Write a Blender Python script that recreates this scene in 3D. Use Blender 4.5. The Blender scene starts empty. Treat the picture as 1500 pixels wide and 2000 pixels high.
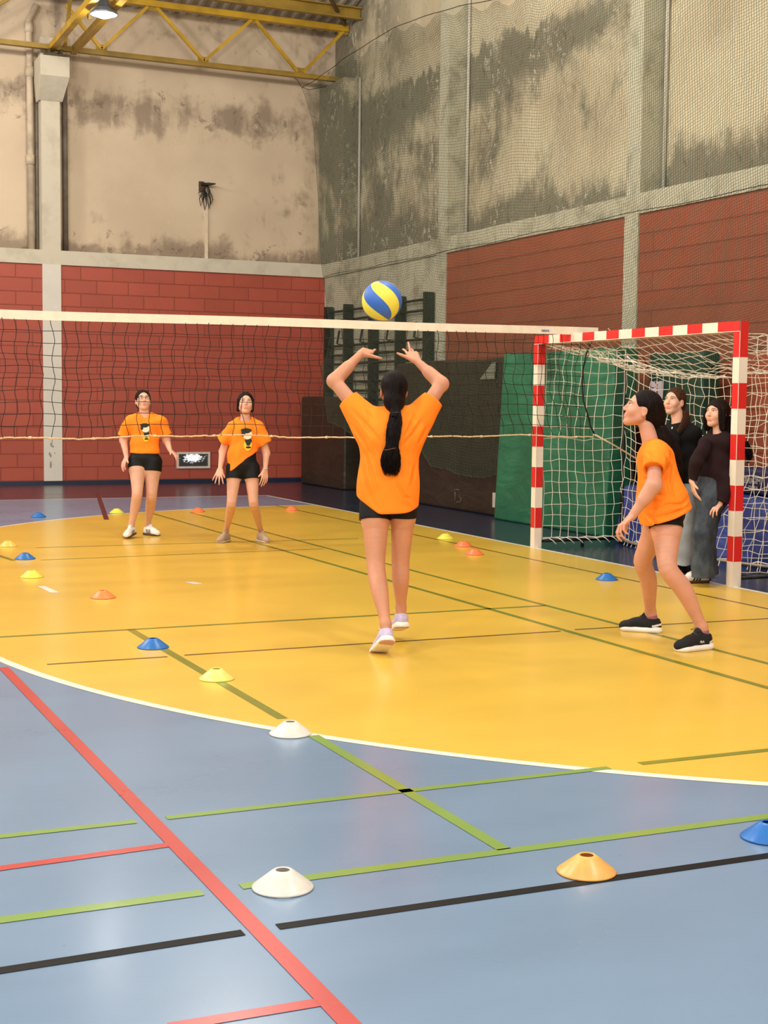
import bpy, bmesh, math, random
import numpy as np
from mathutils import Vector, Matrix
random.seed(7); rng = np.random.default_rng(7)
S = bpy.context.scene
COL = S.collection
PI = math.pi

# ------------------------------------------------------------------ camera
FPX, CX, CY, CAMH = 2752.0, 750.0, 1000.0, 1.43
_vy = np.array([-487 - CX, 770 - CY, FPX]); _vy /= np.linalg.norm(_vy)
_vx = np.array([6900 - CX, 850 - CY, FPX]); _vx /= np.linalg.norm(_vx)
_vx = _vx - _vy * _vx.dot(_vy); _vx /= np.linalg.norm(_vx)
_vz = np.cross(_vx, _vy)
R = np.stack([_vx, _vy, _vz], 0)
CAM = np.array([0, 0, CAMH])
RT = R @ np.array([1, 0, 0]); UPV = R @ np.array([0, -1, 0]); FW = R @ np.array([0, 0, 1])
FH = np.array([FW[0], FW[1], 0]); FH /= np.linalg.norm(FH)
RH = np.array([FH[1], -FH[0], 0]); Z = np.array([0, 0, 1.0])


def at(px, py, dep):
    """world point seen at (px, py) of the 1500x2000 photo at depth dep (m)"""
    return CAM + R @ np.array([px - CX, py - CY, FPX]) / FPX * dep


def ground(px, py, z=0.0):
    d = R @ np.array([px - CX, py - CY, FPX])
    return CAM + d * ((z - CAMH) / d[2])


cd = bpy.data.cameras.new('camera'); cam = bpy.data.objects.new('camera', cd); COL.objects.link(cam)
cd.sensor_fit = 'VERTICAL'; cd.sensor_height = 36.0; cd.sensor_width = 27.0
cd.lens = 36.0 * FPX / 2000.0
cd.clip_end = 200
M = Matrix.Identity(4)
for i in range(3):
    M[i][0] = RT[i]; M[i][1] = UPV[i]; M[i][2] = -FW[i]; M[i][3] = CAM[i]
cam.matrix_world = M
S.camera = cam
S.view_settings.view_transform = 'Standard'; S.view_settings.look = 'None'
S.view_settings.gamma = 1.0; S.view_settings.use_curve_mapping = False
S.view_settings.exposure = 0.06

# ------------------------------------------------------------------ light
w = bpy.data.worlds.new('hall_air'); S.world = w; w.use_nodes = True
w.node_tree.nodes['Background'].inputs[0].default_value = (1.0, 0.95, 0.88, 1)
w.node_tree.nodes['Background'].inputs[1].default_value = 0.60


def bay_light(x, y, z, power, r=0.35):
    l = bpy.data.lights.new('high_bay_light', 'POINT'); l.shadow_soft_size = r
    l.energy = power; l.color = (1.0, 0.95, 0.87)
    o = bpy.data.objects.new('high_bay_light', l); o.location = (x, y, z); COL.objects.link(o)
    return o


for lx in (-7.0, -1.2, 4.68):
    for ly in (-4.0, 2.0, 8.2, 14.3):
        bay_light(lx, ly, 7.0, 620)
bay_light(-1.2, 19.5, 6.9, 520); bay_light(-7.0, 19.5, 6.9, 520)
bay_light(4.70, 20.37, 6.70, 45, 0.12)

# ------------------------------------------------------------------ materials
def lin(c):
    return tuple([(v / 255 / 12.92 if v / 255 <= 0.04045 else ((v / 255 + 0.055) / 1.055) ** 2.4) for v in c]) + (1.0,)


class NT:
    def __init__(s, name):
        s.m = bpy.data.materials.new(name); s.m.use_nodes = True
        s.t = s.m.node_tree; s.b = s.t.nodes['Principled BSDF']

    def n(s, typ, **kw):
        nd = s.t.nodes.new(typ)
        for k, v in kw.items():
            if k.startswith('_'):
                setattr(nd, k[1:], v)
        return nd

    def put(s, sock, v):
        if isinstance(v, bpy.types.NodeSocket): s.t.links.new(v, sock)
        else: sock.default_value = v

    def math(s, op, a, b=0.0, c=0.0, clamp=False):
        nd = s.n('ShaderNodeMath', _operation=op, _use_clamp=clamp)
        s.put(nd.inputs[0], a); s.put(nd.inputs[1], b); s.put(nd.inputs[2], c)
        return nd.outputs[0]

    def pos(s):
        g = s.n('ShaderNodeNewGeometry'); return g.outputs['Position']

    def obj(s):
        return s.n('ShaderNodeTexCoord').outputs['Object']

    def xyz(s, v):
        x = s.n('ShaderNodeSeparateXYZ'); s.put(x.inputs[0], v); return x.outputs

    def mapv(s, v, scale=(1, 1, 1), loc=(0, 0, 0), rot=(0, 0, 0)):
        m = s.n('ShaderNodeMapping'); s.put(m.inputs[0], v)
        m.inputs['Scale'].default_value = scale; m.inputs['Location'].default_value = loc
        m.inputs['Rotation'].default_value = rot
        return m.outputs[0]

    def noise(s, v, scale, detail=4, rough=0.55, dist=0.0):
        t = s.n('ShaderNodeTexNoise'); s.put(t.inputs['Vector'], v)
        t.inputs['Scale'].default_value = scale; t.inputs['Detail'].default_value = detail
        t.inputs['Roughness'].default_value = rough; t.inputs['Distortion'].default_value = dist
        return t.outputs[0]

    def mix(s, f, a, b):
        m = s.n('ShaderNodeMix', _data_type='RGBA')
        s.put(m.inputs[0], f); s.put(m.inputs[6], a); s.put(m.inputs[7], b)
        return m.outputs[2]

    def step(s, v, lo, hi):
        m = s.n('ShaderNodeMapRange', _interpolation_type='SMOOTHSTEP'); s.put(m.inputs[0], v)
        m.inputs[1].default_value = lo; m.inputs[2].default_value = hi
        return m.outputs[0]

    def bump(s, h, strength=0.3, dist=0.01):
        b = s.n('ShaderNodeBump'); s.put(b.inputs['Height'], h)
        b.inputs['Strength'].default_value = strength; b.inputs['Distance'].default_value = dist
        s.t.links.new(b.outputs[0], s.b.inputs['Normal'])

    def fin(s, col=None, rough=None, spec=None, metal=None):
        if col is not None: s.put(s.b.inputs['Base Color'], col)
        if rough is not None: s.put(s.b.inputs['Roughness'], rough)
        if spec is not None: s.put(s.b.inputs['Specular IOR Level'], spec)
        if metal is not None: s.put(s.b.inputs['Metallic'], metal)
        return s.m


def mat(name, c, rough=0.6, var=0.08, nscale=8.0, bump=0.0, bscale=60.0, spec=0.4, metal=0.0, bdist=0.004, sss=0.0):
    t = NT(name); v = t.obj(); a = lin(c)
    n = t.noise(v, nscale, 4)
    d = tuple(x * (1 - var) for x in a[:3]) + (1,); e = tuple(min(1, x * (1 + var)) for x in a[:3]) + (1,)
    col = t.mix(t.step(n, 0.3, 0.7), d, e)
    if bump > 0: t.bump(t.noise(v, bscale, 3), bump, bdist)
    m = t.fin(col, rough, spec, metal)
    if sss > 0:
        t.b.inputs['Subsurface Weight'].default_value = sss
        t.b.inputs['Subsurface Radius'].default_value = (0.02, 0.008, 0.004)
        t.b.inputs['Subsurface Scale'].default_value = 0.5
    return m


def floor_mat(name, c, rough=0.28, var=0.05, coat=0.22):
    t = NT(name); v = t.pos(); a = lin(c)
    n = t.noise(t.mapv(v, (0.7, 1.3, 1)), 1.2, 4, 0.5)
    n2 = t.noise(v, 45.0, 2)
    d = tuple(x * (1 - var) for x in a[:3]) + (1,); e = tuple(min(1, x * (1 + var)) for x in a[:3]) + (1,)
    col = t.mix(t.step(n, 0.35, 0.65), d, e)
    sc = t.step(t.noise(t.mapv(v, (1.2, 9, 1), rot=(0, 0, 0.4)), 3.0, 8, 0.75), 0.66, 0.74)
    col = t.mix(t.math('MULTIPLY', sc, 0.05), col, (0.75, 0.75, 0.75, 1))
    spk = t.step(t.noise(t.mapv(v, loc=(7, 3, 1)), 30.0, 1), 0.80, 0.83)
    col = t.mix(t.math('MULTIPLY', spk, 0.5), col, (0.01, 0.01, 0.01, 1))
    ro = t.math('ADD', t.math('MULTIPLY', t.step(n, 0.2, 0.8), 0.05), rough - 0.02)
    t.bump(n2, 0.05, 0.001)
    m = t.fin(col, ro, 0.5 if coat > 0 else 0.15)
    t.b.inputs['Coat Weight'].default_value = coat
    t.b.inputs['Coat Roughness'].default_value = 0.16
    return m


def brick_mat(name, c, axis, off=(0, 0), bw=0.527):
    t = NT(name); p = t.xyz(t.pos()); a = lin(c)
    cmb = t.n('ShaderNodeCombineXYZ')
    t.put(cmb.inputs[0], t.math('ADD', p[0] if axis == 'x' else p[1], off[0]))
    t.put(cmb.inputs[1], t.math('ADD', p[2], off[1]))
    br = t.n('ShaderNodeTexBrick'); br.offset = 0.5; t.put(br.inputs['Vector'], cmb.outputs[0])
    br.inputs['Scale'].default_value = 1.0; br.inputs['Mortar Size'].default_value = 0.009
    br.inputs['Mortar Smooth'].default_value = 0.4; br.inputs['Bias'].default_value = 0
    br.inputs['Brick Width'].default_value = bw; br.inputs['Row Height'].default_value = 0.2196
    br.inputs['Color1'].default_value = tuple(x * 0.93 for x in a[:3]) + (1,)
    br.inputs['Color2'].default_value = tuple(x * 1.06 for x in a[:3]) + (1,)
    br.inputs['Mortar'].default_value = tuple(x * 0.72 for x in a[:3]) + (1,)
    n = t.noise(t.pos(), 26.0, 5, 0.7); n3 = t.noise(t.pos(), 2.0, 3)
    col = t.mix(t.math('MULTIPLY', t.step(n3, 0.3, 0.7), 0.14), br.outputs[0], (a[0] * 0.55, a[1] * 0.5, a[2] * 0.5, 1))
    h = t.math('ADD', t.math('MULTIPLY', br.outputs[1], -1.0), t.math('MULTIPLY', n, 0.28))
    t.bump(h, 0.8, 0.012)
    return t.fin(col, 0.5, 0.35)


def gauss(t, v, c, wd):
    """soft window around c"""
    d = t.math('DIVIDE', t.math('SUBTRACT', v, c), wd)
    return t.math('POWER', 2.718, t.math('MULTIPLY', t.math('MULTIPLY', d, d), -1.0))


def back_plaster():
    t = NT('stained_plaster'); P = t.pos(); x, y, z = t.xyz(P)
    base = t.mix(t.step(t.noise(P, 0.7, 5), 0.35, 0.7), lin((203, 183, 157)), lin((190, 170, 145)))
    band = t.math('MULTIPLY', gauss(t, z, 6.25, 0.50), 0.95)
    low = t.math('MULTIPLY', gauss(t, z, 3.80, 0.42), 1.15)
    right = t.math('MULTIPLY', t.step(x, 7.6, 9.3), 0.62)
    left = t.math('MULTIPLY', gauss(t, x, 4.72, 0.40), t.math('MULTIPLY', t.step(z, 4.6, 6.4), 0.9))
    top = t.math('MULTIPLY', t.step(z, 6.8, 7.6), 0.45)
    I = t.math('MAXIMUM', t.math('MAXIMUM', band, low), t.math('MAXIMUM', right, t.math('MAXIMUM', left, top)))
    n = t.noise(P, 1.9, 9, 0.62, 0.35)
    dr = t.noise(t.mapv(P, (3.2, 3.2, 0.55)), 1.6, 6, 0.6)
    nn = t.math('ADD', t.math('MULTIPLY', n, 0.68), t.math('MULTIPLY', dr, 0.32))
    mk = t.step(t.math('ADD', nn, t.math('MULTIPLY', I, 0.24)), 0.60, 0.80)
    col = t.mix(t.math('MULTIPLY', mk, 0.72), base, lin((118, 101, 86)))
    mk2 = t.step(t.math('ADD', t.noise(P, 4.6, 8, 0.7, 0.6), t.math('MULTIPLY', I, 0.14)), 0.68, 0.75)
    col = t.mix(t.math('MULTIPLY', mk2, 0.55), col, lin((98, 82, 70)))
    wht = t.step(t.noise(t.mapv(P, loc=(3, 1, 8)), 3.2, 8, 0.7), 0.63, 0.70)
    col = t.mix(t.math('MULTIPLY', wht, 0.35), col, lin((214, 198, 172)))
    t.bump(t.math('ADD', t.noise(P, 30, 4), t.math('MULTIPLY', mk, 0.6)), 0.25, 0.01)
    return t.fin(col, 0.85, 0.2)


def right_plaster():
    t = NT('mouldy_plaster'); P = t.pos(); x, y, z = t.xyz(P)
    base = t.mix(t.step(t.noise(P, 0.8, 5), 0.35, 0.7), lin((206, 194, 164)), lin((184, 168, 140)))
    n = t.noise(P, 0.75, 10, 0.62, 0.5)
    dr = t.noise(t.mapv(P, (3, 3.4, 1.1)), 1.5, 9, 0.72)
    nn = t.math('ADD', t.math('MULTIPLY', n, 0.66), t.math('MULTIPLY', dr, 0.34))
    I = t.math('ADD', t.math('MULTIPLY', t.step(y, 12.0, 23.0), 0.17),
               t.math('MULTIPLY', gauss(t, z, 3.75, 0.45), 0.24))
    I = t.math('ADD', I, t.math('MULTIPLY', gauss(t, z, 6.15, 0.35), 0.13))
    # clean strip of paint left along the top, with a ragged lower rim
    edge = t.math('ADD', z, t.math('MULTIPLY', t.noise(t.mapv(P, (1, 1.0, 0.2)), 1.3, 8, 0.7), 1.6))
    clean = t.math('MULTIPLY', t.step(edge, 7.22, 7.30), t.math('SUBTRACT', 1.0, t.step(y, 20.0, 22.0)))
    mk = t.step(t.math('ADD', nn, I), 0.54, 0.70)
    mk = t.math('MULTIPLY', mk, t.math('SUBTRACT', 1.0, t.math('MULTIPLY', clean, 0.85)))
    col = t.mix(t.math('MULTIPLY', mk, 0.80), base, lin((104, 98, 84)))
    fl = t.step(t.noise(t.mapv(P, (1, 1.0, 0.7)), 11.0, 5, 0.7, 0.9), 0.54, 0.60)
    fn = t.step(t.noise(t.mapv(P, (1, 1.3, 0.8), loc=(2, 4, 4)), 1.2, 6, 0.65), 0.48, 0.60)
    flm = t.math('MULTIPLY', fl, fn)
    col = t.mix(t.math('MULTIPLY', flm, 0.75), col, lin((208, 200, 176)))
    dk = t.step(t.noise(t.mapv(P, (1, 1.3, 0.8), loc=(9, 2, 5)), 7.0, 8, 0.75), 0.56, 0.62)
    col = t.mix(t.math('MULTIPLY', dk, t.math('ADD', 0.12, t.math('MULTIPLY', mk, 0.32))), col, lin((70, 62, 52)))
    t.bump(t.math('ADD', t.noise(P, 24, 5), t.math('MULTIPLY', flm, 0.8)), 0.4, 0.015)
    return t.fin(col, 0.85, 0.2)


def concrete(name, c, c2, amt=0.5, sc=3.0):
    t = NT(name); P = t.pos()
    n = t.noise(P, sc, 8, 0.65, 0.2)
    col = t.mix(t.math('MULTIPLY', t.step(n, 0.46, 0.68), amt), lin(c), lin(c2))
    v = t.n('ShaderNodeTexVoronoi'); t.put(v.inputs['Vector'], P); v.inputs['Scale'].default_value = 5.0
    blot = t.math('SUBTRACT', 1.0, t.step(v.outputs[0], 0.15, 0.3))
    col = t.mix(t.math('MULTIPLY', blot, 0.18), col, lin(tuple(min(255, q + 14) for q in c)))
    t.bump(t.noise(P, 30, 4), 0.2, 0.008)
    return t.fin(col, 0.75, 0.3)


MB_ = {}
MB_['blue'] = floor_mat('blue_court_paint', (103, 129, 157))
MB_['navy'] = floor_mat('navy_court_paint', (32, 42, 62), 0.25)
MB_['yellow'] = floor_mat('yellow_court_paint', (214, 174, 60), 0.30, 0.03)
MB_['white_line'] = floor_mat('white_line_paint', (232, 222, 206))
MB_['green_line'] = floor_mat('green_line_paint', (116, 146, 66))
MB_['olive_line'] = floor_mat('olive_line_paint', (116, 122, 30))
MB_['red_line'] = floor_mat('red_line_paint', (178, 58, 54))
MB_['black_line'] = floor_mat('black_line_paint', (8, 8, 9), 0.5, 0.05, 0.0)
MB_['maroon_line'] = floor_mat('maroon_line_paint', (62, 26, 34))
MB_['brown_line'] = floor_mat('brown_line_paint', (98, 72, 26))
M_red = brick_mat('red_painted_block_back', (164, 76, 58), 'x', (-4.472 + 0.527 * 10, -0.0625 + 0.2196 * 2))
M_red2 = brick_mat('red_painted_block_right', (152, 78, 54), 'y', (0.1, -0.0625 + 0.2196 * 2), 9.0)
M_backpl = back_plaster(); M_rightpl = right_plaster()
M_conc = concrete('painted_concrete', (196, 186, 166), (160, 148, 128), 0.4)
M_conc2 = concrete('grey_concrete', (190, 184, 160), (132, 126, 106), 0.7, 2.2)
M_white_col = concrete('white_painted_column', (208, 200, 188), (196, 186, 172), 0.35, 2.0)
M_yel = mat('yellow_steel_paint', (182, 142, 34), 0.45, 0.18, 3.0, 0.1)
M_yel2 = mat('yellow_steel_paint_aged', (150, 120, 44), 0.5, 0.2, 3.0, 0.1)
M_wht = mat('white_gloss_paint', (226, 214, 196), 0.35, 0.03, 5)
M_redp = mat('red_gloss_paint', (205, 40, 36), 0.35, 0.04, 5)
M_black = mat('black_rubber', (20, 19, 18), 0.6, 0.2)
M_blackm = mat('black_painted_steel', (34, 34, 32), 0.4, 0.3, 20, metal=0.2)
M_bars = mat('dark_stained_wood', (40, 34, 28), 0.5, 0.25, 12)
M_net = mat('green_netting_cord', (56, 74, 55), 0.8, 0.15, 3)
M_netw = mat('white_net_cord', (226, 218, 198), 0.7, 0.06, 3)
M_netb = mat('black_net_cord', (30, 16, 14), 0.7, 0.1, 3)
M_tape = mat('white_net_tape', (226, 212, 190), 0.7, 0.05, 10, 0.4, 90)
M_rope = mat('cream_rope', (214, 186, 148), 0.8, 0.2, 60, 0.6, 200)
M_pipe = mat('cream_pipe_paint', (184, 166, 142), 0.6, 0.2, 4)
M_pipeb = mat('grey_pipe', (112, 100, 88), 0.6, 0.25, 4)


def vinyl(name, c, fold=0.25):
    t = NT(name); v = t.obj(); a = lin(c)
    n = t.noise(v, 2.2, 5)
    col = t.mix(t.step(n, 0.3, 0.7), tuple(q * 0.82 for q in a[:3]) + (1,), tuple(min(1, q * 1.15) for q in a[:3]) + (1,))
    scr = t.step(t.noise(t.mapv(v, (1, 4, 1), rot=(0.5, 0.3, 0)), 5.0, 6, 0.8, 1.0), 0.71, 0.75)
    col = t.mix(t.math('MULTIPLY', scr, 0.12), col, (0.5, 0.48, 0.42, 1))
    t.bump(t.math('ADD', t.noise(t.mapv(v, (1, 1, 2.5), rot=(0.6, 0, 0)), 1.8, 3, 0.4, 0.8), t.math('MULTIPLY', t.noise(v, 140, 2), 0.02)), fold, 0.10)
    return t.fin(col, 0.42, 0.4)


M_matblk = vinyl('black_vinyl', (44, 37, 27)); M_matgrn = vinyl('green_vinyl', (30, 96, 68), 0.35)
M_matblu = vinyl('blue_vinyl', (38, 58, 128), 0.4); M_matnav = vinyl('navy_vinyl', (24, 28, 70), 0.2)
M_matdg = vinyl('dark_green_vinyl', (20, 62, 46), 0.3)

# ------------------------------------------------------------------ object helpers
def newobj(name, mesh, m=None, parent=None):
    o = bpy.data.objects.new(name, mesh); COL.objects.link(o)
    if m is not None:
        for q in (m if isinstance(m, (list, tuple)) else [m]): mesh.materials.append(q)
    if parent is not None: o.parent = parent
    return o


def empty(name, loc, label, cat, group=None):
    o = bpy.data.objects.new(name, None); COL.objects.link(o); o.location = tuple(loc); o.empty_display_size = 0.1
    tag(o, label, cat, group); return o


def tag(o, label, cat, group=None, kind=None):
    if label: o['label'] = label
    if cat: o['category'] = cat
    if group: o['group'] = group
    if kind: o['kind'] = kind
    return o


def keep(o, parent):
    """parent o (whose mesh is in world coordinates) under an unrotated empty"""
    o.parent = parent
    loc = parent.location
    o.matrix_parent_inverse = Matrix.Translation((-loc[0], -loc[1], -loc[2]))
    return o


class MB:
    """collects shapes into ONE mesh, world coordinates"""
    def __init__(s): s.v = []; s.f = []; s.mi = []; s.smooth = []

    def add(s, vs, fs, mi=0, sm=False):
        b = len(s.v); s.v += [tuple(map(float, q)) for q in vs]
        s.f += [tuple(b + i for i in q) for q in fs]; s.mi += [mi] * len(fs); s.smooth += [sm] * len(fs)

    def box(s, lo, hi, mi=0):
        x0, y0, z0 = lo; x1, y1, z1 = hi
        s.add([(x0, y0, z0), (x1, y0, z0), (x1, y1, z0), (x0, y1, z0), (x0, y0, z1), (x1, y0, z1), (x1, y1, z1), (x0, y1, z1)],
              [(0, 3, 2, 1), (4, 5, 6, 7), (0, 1, 5, 4), (1, 2, 6, 5), (2, 3, 7, 6), (3, 0, 4, 7)], mi); return s

    def bar(s, a, b, w, h, up=(0, 0, 1), mi=0):
        a = np.array(a, float); b = np.array(b, float); d = b - a; d /= np.linalg.norm(d)
        sd = np.cross(d, up); sd /= np.linalg.norm(sd); u = np.cross(sd, d)
        vs = []
        for p in (a, b):
            for i, j in ((-1, -1), (1, -1), (1, 1), (-1, 1)): vs.append(p + sd * i * w / 2 + u * j * h / 2)
        s.add(vs, [(0, 1, 2, 3), (7, 6, 5, 4), (0, 4, 5, 1), (1, 5, 6, 2), (2, 6, 7, 3), (3, 7, 4, 0)], mi); return s

    def tube(s, pts, r, n=8, mi=0, cap=True):
        pts = [np.array(p, float) for p in pts]; k = len(pts)
        rs = r if isinstance(r, (list, tuple, np.ndarray)) else [r] * k
        vs = []; ref = np.array([0.13, 0.27, 0.95])
        for i in range(k):
            d = pts[min(i + 1, k - 1)] - pts[max(i - 1, 0)]; d /= (np.linalg.norm(d) + 1e-9)
            if abs(d.dot(ref)) > 0.95: ref = np.array([0.9, 0.1, 0.2])
            a = np.cross(d, ref); a /= np.linalg.norm(a); b = np.cross(d, a)
            for j in range(n):
                t = 2 * PI * j / n; vs.append(pts[i] + rs[i] * (a * math.cos(t) + b * math.sin(t)))
        fs = [(i * n + j, i * n + (j + 1) % n, (i + 1) * n + (j + 1) % n, (i + 1) * n + j) for i in range(k - 1) for j in range(n)]
        if cap: fs += [tuple(range(n))[::-1], tuple((k - 1) * n + j for j in range(n))]
        s.add(vs, fs, mi, True); return s

    def lathe(s, prof, c, n=40, mi=0):
        """prof: (r, z) list; axis z through c"""
        vs = [(c[0] + r * math.cos(2 * PI * j / n), c[1] + r * math.sin(2 * PI * j / n), c[2] + z) for r, z in prof for j in range(n)]
        fs = [(i * n + j, i * n + (j + 1) % n, (i + 1) * n + (j + 1) % n, (i + 1) * n + j) for i in range(len(prof) - 1) for j in range(n)]
        s.add(vs, fs, mi, True); return s

    def quad(s, a, b, c, d, mi=0): s.add([a, b, c, d], [(0, 1, 2, 3)], mi); return s

    def build(s, name, m, parent=None, bevel=0.0):
        me = bpy.data.meshes.new(name); me.from_pydata(s.v, [], s.f)
        me.polygons.foreach_set('material_index', s.mi); me.polygons.foreach_set('use_smooth', s.smooth)
        me.update()
        if bevel > 0:
            bm = bmesh.new(); bm.from_mesh(me)
            bmesh.ops.bevel(bm, geom=list(bm.edges), offset=bevel, segments=2, affect='EDGES', profile=0.6)
            bm.to_mesh(me); bm.free()
        o = newobj(name, me, m)
        if parent is not None: keep(o, parent)
        return o


def strands(polys, r, name, m, sides=3):
    """polys: list of arrays (k, L, 3) -> every row a thin cord, all one mesh"""
    V = []; F = []; base = 0
    for A in polys:
        A = np.asarray(A, float)
        if A.ndim == 2: A = A[None]
        k, L, _ = A.shape
        T = np.gradient(A, axis=1); T /= (np.linalg.norm(T, axis=2, keepdims=True) + 1e-9)
        ref = np.array([0.31, 0.77, 0.2]) if abs(T.mean((0, 1))[2]) > 0.6 else np.array([0.1, 0.2, 0.97])
        a = np.cross(T, ref); a /= (np.linalg.norm(a, axis=2, keepdims=True) + 1e-9); b = np.cross(T, a)
        ring = np.stack([A + r * (a * math.cos(2 * PI * j / sides) + b * math.sin(2 * PI * j / sides)) for j in range(sides)], 2)
        V.append(ring.reshape(-1, 3))
        idx = base + np.arange(k * L * sides).reshape(k, L, sides)
        j2 = (np.arange(sides) + 1) % sides
        q = np.stack([idx[:, :-1, :], idx[:, :-1, :][:, :, j2], idx[:, 1:, :][:, :, j2], idx[:, 1:, :]], -1).reshape(-1, 4)
        F.append(q); base += k * L * sides
    return npmesh(name, np.concatenate(V), np.concatenate(F), m)


def npmesh(name, V, F, m, smooth=True, mi=None):
    me = bpy.data.meshes.new(name)
    me.vertices.add(len(V)); me.vertices.foreach_set('co', np.asarray(V, np.float32).ravel())
    me.loops.add(F.size); me.loops.foreach_set('vertex_index', F.astype(np.int32).ravel())
    me.polygons.add(len(F)); me.polygons.foreach_set('loop_start', np.arange(0, F.size, F.shape[1], dtype=np.int32))
    me.polygons.foreach_set('loop_total', np.full(len(F), F.shape[1], np.int32))
    if mi is not None: me.polygons.foreach_set('material_index', mi.astype(np.int32))
    me.update(calc_edges=True); me.validate()
    me.polygons.foreach_set('use_smooth', np.full(len(me.polygons), smooth))
    return newobj(name, me, m)


def text_mesh(name, s, size, m, mw, thick=0.002, parent=None):
    c = bpy.data.curves.new(name, 'FONT'); c.body = s; c.size = size; c.extrude = thick
    c.offset = size * 0.02
    o = bpy.data.objects.new(name + '_tmp', c); COL.objects.link(o)
    dg = bpy.context.evaluated_depsgraph_get(); me = bpy.data.meshes.new_from_object(o.evaluated_get(dg))
    COL.objects.unlink(o); bpy.data.objects.remove(o); me.name = name
    me.transform(mw)
    me.materials.clear()
    r = newobj(name, me, m)
    if parent is not None: keep(r, parent)
    return r

#@@STRUCTURE
# ------------------------------------------------------------------ structure
YW, XR = 23.4, 9.3          # lower faces of the back and right walls
YU, XU = YW + 0.30, XR + 0.30   # recessed upper faces


def nzl(v): return v / np.linalg.norm(v)


def flatline(b, p, q, wd, mi, z):
    p = np.array(p[:2], float); q = np.array(q[:2], float); d = q - p; d /= np.linalg.norm(d); n = np.array([-d[1], d[0]]) * wd / 2
    b.quad((*(p - n), z), (*(q - n), z), (*(q + n), z), (*(p + n), z), mi)


fb = MB()
FM = ['blue', 'navy', 'yellow', 'white_line', 'green_line', 'red_line', 'black_line', 'olive_line', 'brown_line', 'maroon_line']
fb.quad((-14, -6, 0), (7.03, -6, 0), (7.03, 19.98, 0), (-14, 19.98, 0), 0)
fb.quad((7.03, -6, 0), (9.5, -6, 0), (9.5, 23.6, 0), (7.03, 23.6, 0), 1)
fb.quad((-14, 19.98, 0), (7.03, 19.98, 0), (7.03, 23.6, 0), (-14, 23.6, 0), 1)
GY0, GY1 = 8.91, 12.07
RD = 5.93
arc = [(7.01 - RD * math.sin(t), GY0 - RD * math.cos(t)) for t in np.linspace(0, PI / 2, 60)] + \
      [(7.01 - RD * math.sin(t), GY1 - RD * math.cos(t)) for t in np.linspace(PI / 2, PI, 60)]
zz = 0.0006
fb.add([(7.01, 10.5, zz)] + [(x, y, zz) for x, y in arc], [(0, i + 2, i + 1) for i in range(len(arc) - 1)], 2)
for i in range(len(arc) - 1):
    (x0, y0), (x1, y1) = arc[i], arc[i + 1]
    def inn(x, y, k):
        cy = min(max(y, GY0), GY1) if False else (GY0 if i < 60 else GY1)
        f = (RD - k) / RD; return (7.01 + (x - 7.01) * f, cy + (y - cy) * f)
    a = inn(x0, y0, 0.055); c = inn(x1, y1, 0.055)
    if i != 59: fb.quad((x0, y0, 0.0012), (a[0], a[1], 0.0012), (c[0], c[1], 0.0012), (x1, y1, 0.0012), 3)
fb.quad((7.01 - RD, GY0, 0.0012), (7.01 - RD + .055, GY0, 0.0012), (7.01 - RD + .055, GY1, 0.0012), (7.01 - RD, GY1, 0.0012), 3)
flatline(fb, (7.03, -6), (7.03, 19.98), 0.055, 3, 0.0013)
flatline(fb, (-14, 19.98), (7.055, 19.98), 0.055, 3, 0.0013)
G = ground
def L(p, q, wd, mi, z=0.0018):
    a, b = G(*p), G(*q); d = nzl(b - a)
    if p[0] < 0: a = a - d * 6        # runs on beyond the frame
    if q[0] > 1500: b = b + d * 1.8
    if q[0] > 1500 and mi in (4, 6): b = b + d * 2
    flatline(fb, a, b, wd, mi, z)
L((-60, 1248), (1065, 1183), 0.042, 7); L((255, 1230), (552, 1404), 0.05, 7)
L((612, 1437), (985, 1660), 0.05, 4); L((-60, 1806), (395, 1744), 0.05, 4); L((470, 1732), (1560, 1587), 0.05, 4)
L((-60, 1641), (265, 1605), 0.042, 4); L((325, 1598), (1190, 1500), 0.042, 4); L((1250, 1492), (1560, 1459), 0.042, 7)
L((92, 1298), (327, 1283), 0.026, 8); L((360, 1280), (1095, 1233), 0.026, 8); L((1123, 1230), (1560, 1205), 0.026, 8)
L((-60, 1906), (475, 1822), 0.042, 6); L((542, 1811), (1560, 1663), 0.042, 6)
flatline(fb, (1.19, 7.56), (1.235, 1.5), 0.052, 5, 0.0022)
L((-60, 1705), (333, 1650), 0.045, 5); L((330, 2007), (632, 1957), 0.045, 5)
L((298, 1003), (1560, 1361), 0.045, 7); L((372, 1001), (1560, 1312), 0.04, 7)
L((540, 988), (1560, 1202), 0.028, 8)
L((80, 1094), (632, 1072), 0.03, 7); L((70, 1070), (700, 1052), 0.03, 7); L((-60, 1066), (27, 1095), 0.05, 7)
L((190, 962), (208, 1015), 0.06, 9)
L((80, 1145), (108, 1158), 0.06, 3); L((368, 1137), (390, 1141), 0.07, 3)
tag(fb.build('floor', [MB_[k] for k in FM]), None, None, None, 'structure')

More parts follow.
